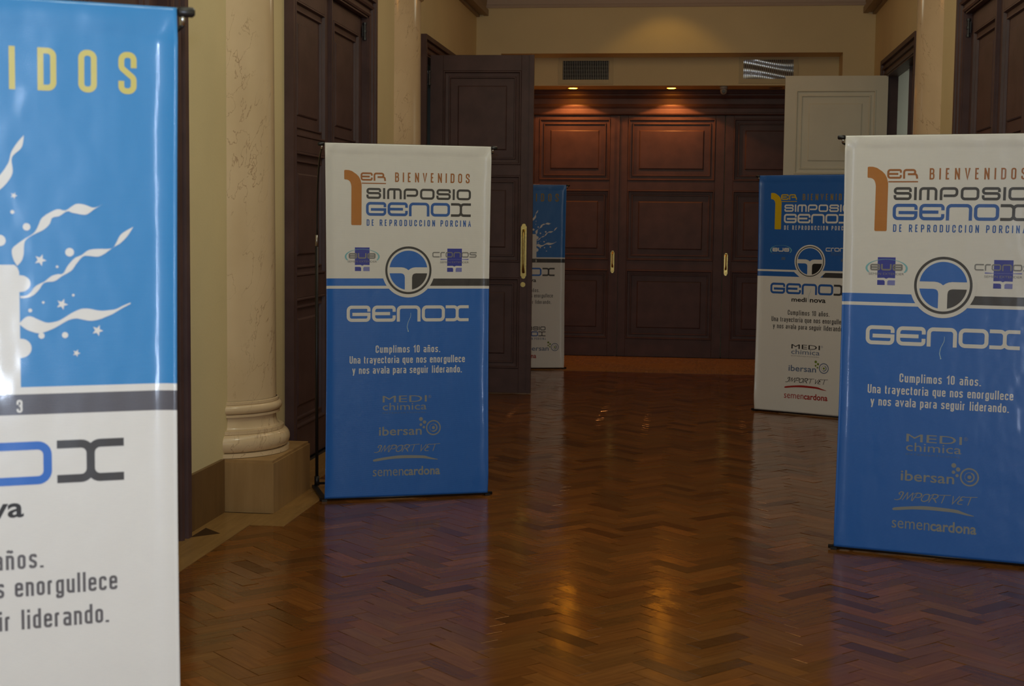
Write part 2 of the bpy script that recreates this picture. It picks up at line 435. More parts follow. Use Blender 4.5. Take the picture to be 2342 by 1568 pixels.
for kd, c, r, q, full, mx, my in single:
    o = bpy.data.objects.new('floor_slat', random.choice(variants[kd])); COL.objects.link(o)
    o.parent = FLOOR; o.location = (mx, my, 0)
VV, FF, TT, UU = [], [], [], []
for kd, c, r, q, full, mx, my in rest:
    v, f = slat_geo(q, 1, random.gauss(0, .0055), random.gauss(0, .0055), random.uniform(-.0004, .0003))
    b = len(VV); VV += v; FF += [[i + b for i in ff] for ff in f]
    t = rnd_tone(); TT += [t] * len(v); du, dv = random.random() * 9, random.random() * 9; sg = 1 if kd == 'A' else -1
    UU += [((x * sg + y) / s2 + du, (x - sg * y) / s2 + dv) for x, y, z in v]
fld = link_mesh('parquet_field', VV, FF, M_SLAT, FLOOR, kind='stuff'); set_tone_uv(fld.data, TT, UU)
# border boards of lighter wood round the walls and the column plinths
def board(x0, x1, y0, y1, m=None, z=.0019):
    mb = MB(); e = .0006
    mb.box(x0 + e, x1 - e, y0 + e, y1 - e, -.012, z); return mb.build('border_board', m or M_BORD, FLOOR)
def tri(pts, z=.0027):
    mb = MB(); mb.prism(pts, 'z', -.002, z); return mb.build('inlay', M_INLAY, FLOOR)
for sx, wx in ((1, XL + .018), (-1, XR - .018)):
    def X(d): return wx + sx * d
    def bd(d0, d1, y0, y1):
        a, b = sorted((X(d0), X(d1))); board(a, b, y0, y1)
    prev = YF
    for cy in COLY:
        a, b = cy - .40, cy + .40
        ys = [prev]; n = max(1, round((a - .2 - prev) / 1.25))
        for i in range(n): bd(0, .202, prev + (a - .2 - prev) * i / n, prev + (a - .2 - prev) * (i + 1) / n)
        bd(0, .362, a - .2, a + .055); bd(.232, .362, a + .055, b - .055); bd(0, .362, b - .055, b + .2)
        prev = b + .2
    bd(0, .202, prev, FY1)
    for c in DC:
        for dy in (-1.12, 1.12):
            y = c + dy
            tri([(X(.03), y - .10), (X(.03), y + .10), (X(.13), y)])
for i in range(4):
    x0 = XL + .02 + i * (XR - XL - .04) / 4
    board(x0, x0 + (XR - XL - .04) / 4, FY1 + .002, FY1 + .38); board(x0, x0 + (XR - XL - .04) / 4, FY1 + .382, YB, M_BORD)
for i in range(5):
    x0 = RX0 + i * (RX1 - RX0) / 5
    board(x0, x0 + (RX1 - RX0) / 5, YB, YD - .02)
# baseboards
def skirt(name, x, s):
    mb = MB(); prev = YF
    segs = []
    for c in DC:
        segs.append((prev, c - OW / 2 - .14)); prev = c + OW / 2 + .14
    segs.append((prev, YB))
    for a, b in segs:
        for cy in COLY:
            if a < cy < b:
                mb.box(x, x + s * .018, a, cy - .345, 0, .255); mb.box(x, x + s * .018, cy + .345, b, 0, .255); break
        else: mb.box(x, x + s * .018, a, b, 0, .255)
    mb.build(name, M_SKIRT, kind='structure')
skirt('baseboard_left', XL, 1); skirt('baseboard_right', XR, -1)

# ------------------------------------------------------------------ marble half columns
def column(cy, side, label):
    x = XL if side < 0 else XR; s = 1 if side < 0 else -1
    root = empty('column', (x, cy, 0), 0, label, 'column', 'marble half columns along the hall walls')
    mb = MB()
    mb.box(0, s * .25, -.325, .325, 0, .238); mb.box(0, s * .243, -.318, .318, .238, .25)
    mb.build('plinth', M_PLINTH, root)
    def arc(prof, name, sm=True):
        seg = 40; v, f = [], []
        for r, z, off in prof:
            half = math.acos(min(1, off / r))
            for k in range(seg + 1):
                a = -half + 2 * half * k / seg
                v.append((s * (r * math.cos(a) - off), r * math.sin(a), z))
        n = seg + 1
        for i in range(len(prof) - 1):
            for k in range(seg):
                f.append([i * n + k, i * n + k + 1, (i + 1) * n + k + 1, (i + 1) * n + k])
        o = link_mesh(name, v, f, M_MARB, root)
        import bmesh
        bm = bmesh.new(); bm.from_mesh(o.data); bmesh.ops.recalc_face_normals(bm, faces=bm.faces)
        bm.to_mesh(o.data); bm.free(); smooth_by_angle(o, 50)
        return o
    OFF = .115
    base = [(.335, .252), (.335, .272)]
    for k in range(13):
        a = -PI / 2 + PI * k / 12; base.append((.305 + .034 * math.cos(a), .315 + .043 * math.sin(a)))
    base += [(.308, .36), (.308, .376), (.288, .378)]
    for k in range(9):
        a = k / 8 * PI / 2; base.append((.288 - .018 * math.sin(a), .378 + .055 * (1 - math.cos(a))))
    base += [(.272, .433), (.272, .438), (.288, .440), (.288, .452), (.279, .454)]
    for k in range(9):
        a = -PI / 2 + PI * k / 8; base.append((.282 + .019 * math.cos(a), .476 + .022 * math.sin(a)))
    base += [(.285, .50), (.285, .512), (.276, .515)]
    arc([(r, z, OFF) for r, z in base], 'base')
    arc([(.272 if z < .56 else .272 - .012 * (z - .5) / 2.6, z, OFF) for z in (.515, .53, .56, 1.2, 1.9, 2.6, 3.02)], 'shaft')
    cap = [(.262, 3.02), (.282, 3.03), (.288, 3.045), (.282, 3.06), (.262, 3.066), (.262, 3.18), (.285, 3.20), (.31, 3.25), (.33, 3.27), (.33, 3.32), (.10 + .2, 3.32)]
    arc([(r, z, OFF) for r, z in cap], 'capital')
    return root
column(COLY[0], -1, 'nearest visible cream marble half column on left wall, moulded base on wooden plinth')
column(COLY[1], -1, 'second cream marble half column on left wall, just before the open brown door')
column(COLY[0], 1, 'marble half column on right wall outside the right edge of the photo')
column(COLY[1], 1, 'marble half column on right wall above the front right banner')

# ------------------------------------------------------------------ panelled doors
def ring_panel(x0, x1, z0, z1, prof):
    """nested rectangles; prof = [(inset, depth)], depth into the door is +"""
    v, f = [], []
    for d, y in prof:
        v += [(x0 + d, y, z0 + d), (x1 - d, y, z0 + d), (x1 - d, y, z1 - d), (x0 + d, y, z1 - d)]
    for i in range(len(prof) - 1):
        for k in range(4):
            j = (k + 1) % 4
            f.append([i * 4 + k, i * 4 + j, i * 4 + 4 + j, i * 4 + 4 + k])
    e = (len(prof) - 1) * 4; f.append([e, e + 1, e + 2, e + 3])
    return v, f
PROF = [(0, 0), (.004, -.006), (.012, -.006), (.018, .012), (.044, .014), (.048, .004), (.056, .004), (.060, .019), (.118, .019), (.122, .012), (.128, .009)]
ROWS = [(1.85, 2.60), (1.065, 1.765), (.20, .94)]
def leaf(parent, wd, h, mats, loc=(0, 0, 0), rotz=0.0, rows=ROWS, il=.10, ir=.10, both=False, name='leaf', th=.045, mitre=None):
    mb = MB()
    mb.box(0, il, 0, th, 0, h); mb.box(wd - ir, wd, 0, th, 0, h)
    zs = [0] + [z for a, b in sorted(rows) for z in (a, b)] + [h]
    for i in range(0, len(zs), 2): mb.box(il, wd - ir, 0, th, zs[i], zs[i + 1])
    o = mb.build(name, mats[0], parent, loc=loc, rotz=rotz)
    bv = o.modifiers.new('bevel', 'BEVEL'); bv.width = .002; bv.segments = 1; bv.limit_method = 'ANGLE'
    for a, b in rows:
        v, f = ring_panel(il, wd - ir, a, b, PROF)
        # back plate of the panel
        k = len(v); yb = th - .012 if not both else .024
        v += [(il, yb, a), (wd - ir, yb, a), (wd - ir, yb, b), (il, yb, b)]; f.append([k + 3, k + 2, k + 1, k])
        link_mesh('panel', v, f, mats[0], o)
    if both:                                   # other face painted differently: a facing sheet with its own panels
        mb = MB(); e = th + .003
        mb.box(0, il, th, e, 0, h); mb.box(wd - ir, wd, th, e, 0, h)
        for i in range(0, len(zs), 2): mb.box(il, wd - ir, th, e, zs[i], zs[i + 1])
        mb.build('white_facing', mats[1], o)['label'] = 'white painted room side of the leaf'
        for a, b in rows:
            v, f = ring_panel(il, wd - ir, a, b, PROF)
            v = [(x, e - y * .9, z) for x, y, z in v]; f = [q[::-1] for q in f]
            link_mesh('panel', v, f, mats[1], o)['label'] = 'white painted panel'
    return o
FPROF = [(0, -.02), (0, -.028), (.012, -.034), (.022, -.034), (.026, -.022), (.048, -.022), (.052, -.04), (.066, -.046), (.074, -.04), (.078, -.028), (.100, -.028), (.104, -.05), (.140, -.052), (.140, 0)]
def frame(parent, wd, h, mat, prof=FPROF, x0=0.0):
    v, f = [], []; n = len(prof)
    for (bx, bz, sx, sz) in ((x0, 0, -1, 0), (x0, h, -1, 1), (x0 + wd, h, 1, 1), (x0 + wd, 0, 1, 0)):
        for u, y in prof: v.append((bx + sx * u, y, bz + sz * u))
    for i in range(3):
        for k in range(n - 1):
            f.append([i * n + k, i * n + k + 1, (i + 1) * n + k + 1, (i + 1) * n + k])
    b = len(v)
    # jamb lining inside the wall thickness
    mb = MB(); mb.v = v; mb.f = f; mb.m = [0] * len(f)
    mb.box(x0 - .001, x0 + .02, -.02, WT, 0, h); mb.box(x0 + wd - .02, x0 + wd + .001, -.02, WT, 0, h); mb.box(x0, x0 + wd, -.02, WT, h - .012, h + .001)
    return mb.build('frame', mat, parent)
def hinge(parent, loc):
    mb = MB(); x, y, z = loc
    mb.tube([(x, y, z - .045), (x, y, z + .045)], .009, 8)
    for dz in (-.05, 0, .05): mb.tube([(x, y, z + dz - .007), (x, y, z + dz + .007)], .014, 8)
    mb.box(x - .03, x + .03, y + .004, y + .010, z - .035, z + .035)
    mb.build('hinge', M_IRON, parent)
def brass_pull(parent, x, z, hgt, wd, y=0.0, bow=.035, knob=False):
    """tall brass back plate with rounded ends and a bowed bar"""
    mb = MB(); v = []
    pts = []
    r = wd * .36
    top, bot = z + hgt / 2, z - hgt / 2
    pts += [(x - wd / 2, bot + wd * .5), (x + -wd * .3, bot + wd * .35)] + [(x + r * math.cos(a), bot + r + r * math.sin(a)) for a in [PI + PI * k / 8 for k in range(9)]] + [(x + wd * .3, bot + wd * .35), (x + wd / 2, bot + wd * .5)]
    pts += [(x + wd / 2, top - wd * .5), (x + wd * .3, top - wd * .35)] + [(x + r * math.cos(a), top - r + r * math.sin(a)) for a in [PI * k / 8 for k in range(9)]] + [(x - wd * .3, top - wd * .35), (x - wd / 2, top - wd * .5)]
    mb.prism(pts, 'y', y - .006, y)
    mb.build('handle_plate', M_BRASS, parent)
    mb = MB(); hh = hgt / 2 - wd * (1.1 if not knob else 1.0)
    n = 14; zc = z if not knob else z + hgt * .11
    if knob: hh = hgt * .33
    P = [(x, y - .006 - bow * min(1, math.sin(PI * k / n) * 2.2), zc - hh + 2 * hh * k / n) for k in range(n + 1)]
    mb.tube(P, [.0085 if 1 < k < n - 1 else .011 for k in range(n + 1)], 10)
    mb.build('handle', M_BRASS, parent, smooth=True)
    if knob:
        mb = MB(); mb.tube([(x, y - .006, bot + wd * .75), (x, y - .018, bot + wd * .75)], [.010, .007], 12); mb.build('keyhole_knob', M_BRASS, parent)
def lock_disc(parent, x, z, y=0):
    mb = MB(); mb.tube([(x, y, z), (x, y - .006, z)], .020, 20); mb.tube([(x, y - .006, z), (x, y - .010, z)], .010, 12)
    mb.build('lock_cylinder', M_BRASS, parent)
WD = [M_WOOD]
LW = OW / 2
def side_door(idx, c, side, openleaf=None, label=''):
    rz = PI / 2 if side < 0 else -PI / 2
    root = empty('door_%d' % idx, (XL if side < 0 else XR, c - OW / 2 if side < 0 else c + OW / 2, 0), rz, label, None, None, 'structure')
    frame(root, OW, OH, M_WOOD)
    lw = LW - .022
    if openleaf == 'brown':
        o = leaf(root, .84, 2.725, WD, (0.035, -.052, .008), math.radians(-88.6), il=.105, ir=.10)
        mb = MB(); mb.box(.806, .842, -.012, 0, .0, 2.725); mb.build('meeting_strip', M_WOOD, o)
        brass_pull(o, .773, 1.163 - .008, .445, .046); lock_disc(o, .770, .885)
        hinge(root, (.03, -.045, 2.55)); hinge(root, (.03, -.045, .3))
    elif openleaf == 'white':
        o = leaf(root, .90, 2.725, [M_WOOD, M_WHITE], (0.03, -.004, .008), math.radians(-90.6), il=.10, ir=.095, both=True)
        hinge(root, (.018, -.02, 2.66))
    else:
        o = leaf(root, lw, 2.72, WD, (.02, .02, .006))
        hinge(root, (.024, .0, 2.64))
    if openleaf == 'white':      # the other leaf stands slightly ajar, swung into the side room
        a = math.radians(-4.0); hx = .024 + 2 * lw
        o2 = leaf(root, lw, 2.72, WD, (hx - lw * math.cos(a), .022 - lw * math.sin(a), .006), a)
    else: o2 = leaf(root, lw, 2.72, WD, (.02 + lw + .004, .02, .006))
    mb = MB(); mb.box(-.022, .016, -.014, 0, 0, 2.72); mb.box(-.012, .006, -.022, -.014, 0, 2.72); mb.build('meeting_strip', M_WOOD, o2)
    hinge(root, (OW - .024, .0, 2.64))
    return root
side_door(1, DC[0], -1, None, 'dark brown panelled double door behind the nearest banner')
side_door(2, DC[1], -1, None, 'dark brown panelled double door behind the left middle banner')
side_door(3, DC[2], -1, 'brown', 'left doorway with a brown panelled leaf standing open into the hall')
side_door(4, DC[0], 1, None, 'dark brown panelled double door on right wall nearest the camera')
side_door(5, DC[1], 1, None, 'dark brown panelled double door above the front right banner')
side_door(6, DC[2], 1, 'white', 'right doorway whose leaf stands open showing its white side')
# the end doors in the niche
root = empty('door_7', (0, YD, 0), 0, 'row of dark brown panelled doors at the end of the hall', None, None, 'structure')
BR = [(1.85, 2.49), (1.015, 1.75), (.187, .915)]
def bleaf(x0, x1, il, ir, nm='leaf'):
    return leaf(root, x1 - x0, 2.525, WD, (x0, 0, .004), 0, BR, il, ir, name=nm)
la = bleaf(-1.70, -.808, .05, .095); lc = bleaf(-.800, .285, .085, .095, 'fixed_panel'); lb = bleaf(.293, 1.18, .085, .06)
brass_pull(la, .842, .995, .235, .036, knob=True); brass_pull(lb, .032, .985, .235, .036, knob=True)
mb = MB(); mb.box(.87, .897, -.012, 0, 0, 2.52); mb.build('meeting_strip', M_WOOD, la)
mb = MB(); mb.box(RX0, -1.702, -.01, .05, 0, 2.53); mb.box(1.182, RX1, -.01, .05, 0, 2.53)
mb.build('side_post', M_WOOD, root)
mb = MB(); P = [(0.05, 2.53), (-.022, 2.532), (-.030, 2.545), (-.030, 2.556), (-.016, 2.56), (-.016, 2.60), (-.024, 2.606), (-.030, 2.625), (-.024, 2.64), (-.020, 2.645), (-.020, 2.70), (-.034, 2.706), (-.05, 2.73), (-.05, 2.745), (-.06, 2.75), (-.07, 2.788), (.05, 2.788)]
mb.prism(P, 'x', RX0, RX1); mb.build('door_cornice', M_WOOD, root)

# ------------------------------------------------------------------ air vents, downlights, camera on the end wall
def vent(x0, x1, z0, z1, label, foil):
    root = empty('air_vent', ((x0 + x1) / 2, YR, (z0 + z1) / 2), 0, label, 'vent', 'air vents in the end wall')
    w2, h2 = (x1 - x0) / 2, (z1 - z0) / 2; b = .045
    mb = MB(); y0, y1 = -.014, 0
    mb.box(-w2 - b, w2 + b, y0, y1, h2, h2 + b); mb.box(-w2 - b, w2 + b, y0, y1, -h2 - b, -h2)
    mb.box(-w2 - b, -w2, y0, y1, -h2, h2); mb.box(w2, w2 + b, y0, y1, -h2, h2)
    for sx in (-1, 1):
        for sz in (-1, 1): mb.tube([(sx * w2 * .8, y0, sz * (h2 + b / 2)), (sx * w2 * .8, y0 - .003, sz * (h2 + b / 2))], .005, 8)
    mb.build('vent_frame', M_VENT, root)
    mb = MB(); mb.box(-w2, w2, -.0012, -.0005, -h2, h2); mb.build('duct_shade_sheet', M_DARK, root)  # flat sheet painted as the shade behind the blades
    mb = MB(); n = 26
    for i in range(n):
        x = -w2 + (i + .5) * 2 * w2 / n; mb.box(x - .0034, x + .0034, -.013, -.0085, -h2, h2)
    o = mb.build('vertical_blades', M_VGREY, root, kind='stuff')
    for i in range(5):
        z = -h2 + (i + .5) * 2 * h2 / 5; c, s = math.cos(.7) * .011, math.sin(.35) * .011
        n2 = 12; v = []; f = []
        for k in range(n2 + 1):
            x = -w2 + 2 * w2 * k / n2
            dz = (.006 * math.sin(k / n2 * PI * 1.3 + i)) if foil else 0
            v += [(x, -.0075, z - c + dz), (x, -.002, z + c + dz)]
        for k in range(n2): f.append([2 * k, 2 * k + 2, 2 * k + 3, 2 * k + 1])
        if not foil: link_mesh('louvre', v, f, M_VDARK, root, smooth=True)
    if foil:
        v = []; f = []; NX, NZ = 28, 22
        for a in range(NZ + 1):
            for k in range(NX + 1):
                x = -w2 + 2 * w2 * k / NX; z = -h2 + 2 * h2 * a / NZ
                v.append((x, -.0062 + .0045 * math.sin(z * 48 + 1.4 * math.sin(x * 7 + z * 9) + .5 + x * 3), z))
        for a in range(NZ):
            for k in range(NX): f.append([a * (NX + 1) + k, a * (NX + 1) + k + 1, (a + 1) * (NX + 1) + k + 1, (a + 1) * (NX + 1) + k])
        link_mesh('duct_liner', v, f, M_FOIL, root, smooth=True)
    return root
VS = (YR - 14.7) / 14.7 + 1
def vv(x0, x1, z0, z1): return (x0 * VS, x1 * VS, 1.37 + (z0 - 1.37) * VS, 1.37 + (z1 - 1.37) * VS)
vent(*vv(-1.36, -.895, 2.842, 3.030), 'left air vent over the end doors, with dull dark blades', False)
vent(*vv(.443, .933, 2.848, 3.035), 'right air vent over the end doors, with bright bent metal behind its blades', True)
for lx, on, lb_ in ((-1.28, True, 'lit downlight in the niche soffit, left one'), (-.27, True, 'lit downlight in the niche soffit, middle one'), (.78, False, 'unlit downlight in the niche soffit, by the white door')):
    root = empty('downlight', (lx, 15.0, SZ), 0, lb_, 'lamp', 'downlights over the end doors')
    mb = MB(); mb.lathe([(.050, -.0005), (.051, -.006), (.056, -.007), (.066, -.004), (.070, -.0005)], 0, 0, 28); mb.build('rim', M_STEEL, root, smooth=True)
    mb = MB(); mb.lathe([(.001, -.0085), (.020, -.0078), (.038, -.0055), (.049, -.002)], 0, 0, 24); mb.build('bulb_face', M_LAMP if on else M_VGREY, root, smooth=True)
root = empty('security_camera', (.255, YR + .06, SZ), 0, 'small grey security camera under the soffit edge', 'camera')
mb = MB(); mb.lathe([(.001, -.0005), (.038, -.0005), (.040, -.02), (.036, -.03), (.001, -.03)], 0, 0, 20); mb.build('mount', M_CAMG, root, smooth=True)
mb = MB(); mb.lathe([(.001, -.085), (.014, -.083), (.028, -.072), (.034, -.055), (.034, -.04), (.030, -.03)], 0, 0, 20); mb.build('housing', M_CAMG, root, smooth=True)
mb = MB(); mb.tube([(0, -.026, -.055), (0, -.040, -.055)], [.018, .016], 16); mb.build('lens', M_BLACK, root)

# ------------------------------------------------------------------ drawing kit for the printed banners (s right, t down, metres)
def fillet(pts, closed):
    """pts: (x, y[, r]) -> dense polyline"""
    P = [(p[0], p[1], p[2] if len(p) > 2 else 0) for p in pts]; n = len(P); out = []
    for i in range(n):
        x, y, r = P[i]
        if r <= 0 or (not closed and i in (0, n - 1)): out.append((x, y)); continue
        ax, ay = P[i - 1][0] - x, P[i - 1][1] - y; bx, by = P[(i + 1) % n][0] - x, P[(i + 1) % n][1] - y
        la_, lb2 = math.hypot(ax, ay), math.hypot(bx, by)
        if la_ < 1e-9 or lb2 < 1e-9: out.append((x, y)); continue
        ax, ay, bx, by = ax / la_, ay / la_, bx / lb2, by / lb2
        ang = math.acos(max(-1, min(1, ax * bx + ay * by)))
        if ang > PI - .05: out.append((x, y)); continue
        d = min(r / math.tan(ang / 2), la_ * .5, lb2 * .5)
        p0 = (x + ax * d, y + ay * d); p1 = (x + bx * d, y + by * d)
        for k in range(7):
            u = k / 6
            # quadratic-ish circular blend
            w0, w1, w2 = (1 - u) ** 2, 2 * u * (1 - u) * math.sin(ang / 2), u ** 2
            q = w0 + w1 + w2
            out.append(((w0 * p0[0] + w1 * x + w2 * p1[0]) / q, (w0 * p0[1] + w1 * y + w2 * p1[1]) / q))
    res = []
    for p in out:
        if not res or math.hypot(p[0] - res[-1][0], p[1] - res[-1][1]) > 1e-7: res.append(p)
    return res
def stroke(pts, w, closed=False):
    n = len(pts); v = []; f = []
    ws = w if isinstance(w, (list, tuple)) else [w] * n
    for i in range(n):
        if closed: a, c = pts[i - 1], pts[(i + 1) % n]
        else: a, c = pts[max(i - 1, 0)], pts[min(i + 1, n - 1)]
        p = pts[i]
        d0 = (p[0] - a[0], p[1] - a[1]); d1 = (c[0] - p[0], c[1] - p[1])
        l0 = math.hypot(*d0); l1 = math.hypot(*d1)
        if l0 < 1e-9: d0, l0 = d1, l1
        if l1 < 1e-9: d1, l1 = d0, l0
        n0 = (-d0[1] / l0, d0[0] / l0); n1 = (-d1[1] / l1, d1[0] / l1)
        m = (n0[0] + n1[0], n0[1] + n1[1]); lm = math.hypot(*m)
        if lm < .2: m = n0; k = 1
        else:
            m = (m[0] / lm, m[1] / lm); k = 1 / max(.45, m[0] * n0[0] + m[1] * n0[1])
        h = ws[i] / 2 * k
        v += [(p[0] + m[0] * h, p[1] + m[1] * h), (p[0] - m[0] * h, p[1] - m[1] * h)]
    for i in range(n if closed else n - 1):
        j = (i + 1) % n; f.append([2 * i, 2 * i + 1, 2 * j + 1, 2 * j])
    return v, f
class Ink:
    def __init__(s): s.v = []; s.f = []; s.cuts = []; s.h = {}
    def cut(s):
        if s.f and (not s.cuts or s.cuts[-1] != (len(s.v), len(s.f))): s.cuts.append((len(s.v), len(s.f)))
        return s
    def add(s, v, f):
        b = len(s.v); s.v += v; s.f += [[i + b for i in q] for q in f]; s.h[b] = len(s.h) % 9; return s
    def poly(s, pts):
        """simple polygon, ear-clipped through mathutils"""
        from mathutils.geometry import tessellate_polygon
        t = tessellate_polygon([[Vector((x, y, 0)) for x, y in pts]])
        return s.add(list(pts), [list(q) for q in t])
    def disc(s, cx, cy, r, n=40): return s.add([(cx + r * math.cos(2 * PI * k / n), cy + r * math.sin(2 * PI * k / n)) for k in range(n)], [list(range(n))])
    def ring(s, cx, cy, r0, r1, n=48, a0=0, a1=2 * PI):
        v = []; f = []
        for k in range(n + 1):
            a = a0 + (a1 - a0) * k / n
            v += [(cx + r0 * math.cos(a), cy + r0 * math.sin(a)), (cx + r1 * math.cos(a), cy + r1 * math.sin(a))]
        for k in range(n): f.append([2 * k, 2 * k + 1, 2 * k + 3, 2 * k + 2])
        return s.add(v, f)
    def rect(s, x0, y0, x1, y1): return s.add([(x0, y0), (x1, y0), (x1, y1), (x0, y1)], [[0, 1, 2, 3]])
    def star(s, cx, cy, r, rot=0):
        pts = []
        for k in range(10):
            a = rot + PI * k / 5; q = r if k % 2 == 0 else r * .42
            pts.append((cx + q * math.cos(a), cy + q * math.sin(a)))
        return s.poly(pts)
# condensed lettering, stroke centre lines: x in cap heights, y 0..1
r1 = .13; r2 = .11; X_ = .67
CF = {
 'A': (.32, ["0,0 .16,1 .32,0", ".06,.28 .26,.28"]), 'B': (.29, ["c0,0 .29,0,%a .29,.53,%a 0,.53", "c0,.53 .27,.53,%a .27,1,%a 0,1"]),
 'C': (.29, [".29,.68 .29,1,%a 0,1,%a 0,0,%a .29,0,%a .29,.32"]), 'D': (.29, ["c0,0 .29,0,%a .29,1,%a 0,1"]),
 'E': (.23, [".23,1 0,1 0,0 .23,0", "0,.53 .19,.53"]), 'I': (0, ["0,0 0,1"]), 'N': (.30, ["0,0 0,1", ".30,0 .30,1", "0,1 .30,0"]),
 'O': (.29, ["c0,0,%a .29,0,%a .29,1,%a 0,1,%a"]), 'P': (.28, ["0,0 0,1 .28,1,%a .28,.44,%a 0,.44"]), 'R': (.30, ["0,0 0,1 .28,1,%a .28,.47,%a 0,.47", ".15,.47 .30,0"]),
 'S': (.29, [".29,.72 .29,1,%a 0,1,%a 0,.64,.12 .29,.36,.12 .29,0,%a 0,0,%a 0,.28"]), 'U': (.29, ["0,1 0,0,%a .29,0,%a .29,1"]), 'V': (.32, ["0,1 .16,0 .32,1"]),
 '1': (.15, ["0,.80 .15,1 .15,0"]), '0': (.27, ["c0,0,%a .27,0,%a .27,1,%a 0,1,%a"]), '2': (.28, ["0,.70 0,1,%a .28,1,%a .28,.62,.1 0,0 .28,0"]),
 '3': (.28, ["0,.74 0,1,%a .28,1,%a .28,.53,.09 .10,.53", ".10,.53 .28,.53,.09 .28,0,%a 0,0,%a 0,.26"]),
 'a': (.25, ["0,.60 0,%x,.09 .26,%x,%b .26,0", ".26,.37 0,.37,%b 0,0,%b .26,0,.06"]), 'c': (.24, [".24,.49 .24,%x,%b 0,%x,%b 0,0,%b .24,0,%b .24,.17"]),
 'd': (.25, ["c.25,0 .25,%x 0,%x,%b 0,0,%b", ".25,0 .25,1"]), 'e': (.25, [".26,.15 .26,0,%b 0,0,%b 0,%x,%b .26,%x,%b .26,.36 0,.36"]),
 'g': (.25, ["c.25,0 .25,%x 0,%x,%b 0,0,%b", ".25,%x .25,-.26,%b 0,-.26,%b 0,-.16"]), 'i': (0, ["0,0 0,%x", "0,.965 0,.985"]), 'l': (0, ["0,0 0,1"]),
 'm': (.46, ["0,0 0,%x .23,%x,%b .23,0", ".23,%x .46,%x,%b .46,0"]), 'n': (.25, ["0,0 0,%x .25,%x,%b .25,0"]), 'ñ': (.25, ["0,0 0,%x .25,%x,%b .25,0", "-.02,.935 .07,.985 .18,.935 .27,.985"]),
 'o': (.25, ["c0,0,%b .25,0,%b .25,%x,%b 0,%x,%b"]), 'p': (.25, ["c0,0 .25,0,%b .25,%x,%b 0,%x", "0,%x 0,-.27"]), 'q': (.25, ["c.25,0 .25,%x 0,%x,%b 0,0,%b", ".25,%x .25,-.27"]),
 'r': (.14, ["0,0 0,%x,.04 .15,%x"]), 's': (.24, [".24,.55 .24,%x,.1 0,%x,.1 0,.42,.09 .24,.26,.09 .24,0,.1 0,0,.1 0,.13"]), 't': (.13, [".03,.90 .03,0,.08 .15,0", "-.06,%x .15,%x"]),
 'u': (.25, ["0,%x 0,0,%b .25,0 .25,%x"]), 'v': (.30, ["0,%x .15,0 .30,%x"]), 'y': (.27, ["0,%x .14,.0", ".27,%x .09,-.27 .01,-.27"]), '.': (0, ["0,0 0,.05"]),
}
# wide squared lettering, x 0..1 scaled by width
q = '.22'
TF = {
 'G': ["1,.66 1,1,%a 0,1,%a 0,0,%a 1,0,%a 1,.45 .20,.45"], 'E': ["1,.64 1,1,%a 0,1,%a 0,0,%a 1,0,%a 1,.36", "0,.5 .80,.5"], 'n': ["0,0 0,1,%a 1,1,%a 1,0"],
 'O': ["c0,0,%a 1,0,%a 1,1,%a 0,1,%a"], 'X': ["0,1 .5,1,%a .5,0,%a 0,0", "1,1 .5,1,%a .5,0,%a 1,0"], 'S': ["1,.66 1,1,%a 0,1,%a 0,.53,%a 1,.53,%a 1,0,%a 0,0,%a 0,.36"],
 'I': ["0,0 0,1"], 'm': ["0,0 0,1,%a 1,1,%a 1,0", ".5,1 .5,0"], 'P': ["0,0 0,1,%a 1,1,%a 1,.30,%a .16,.30"], 'R': ["0,0 0,1,%a .88,1,%a .88,.45,%a .3,.45", ".6,.45 1,.45,%a 1.04,0"],
 'c': ["1,1 0,1,%a 0,0,%a 1,0"], 'r': ["0,0 0,1,%a 1,1"], 'o': ["c0,0,%a 1,0,%a 1,1,%a 0,1,%a"], 's': ["1,1 0,1,%a 0,.52,%a 1,.52,%a 1,0,%a 0,0"],
 'z': ["1,.70 1,1,%a 0,1,%a 0,0,%a 1,0,%a 1,.50 0,.50"], 'U': ["0,1 0,0,%a 1,0,%a 1,1"],
}
def parse(sp, sub):
    for k_, v_ in sub.items(): sp = sp.replace(k_, v_)
    cl = sp[0] == 'c'
    if cl: sp = sp[1:]
    return [tuple(float(z) for z in t.split(',')) for t in sp.split()], cl
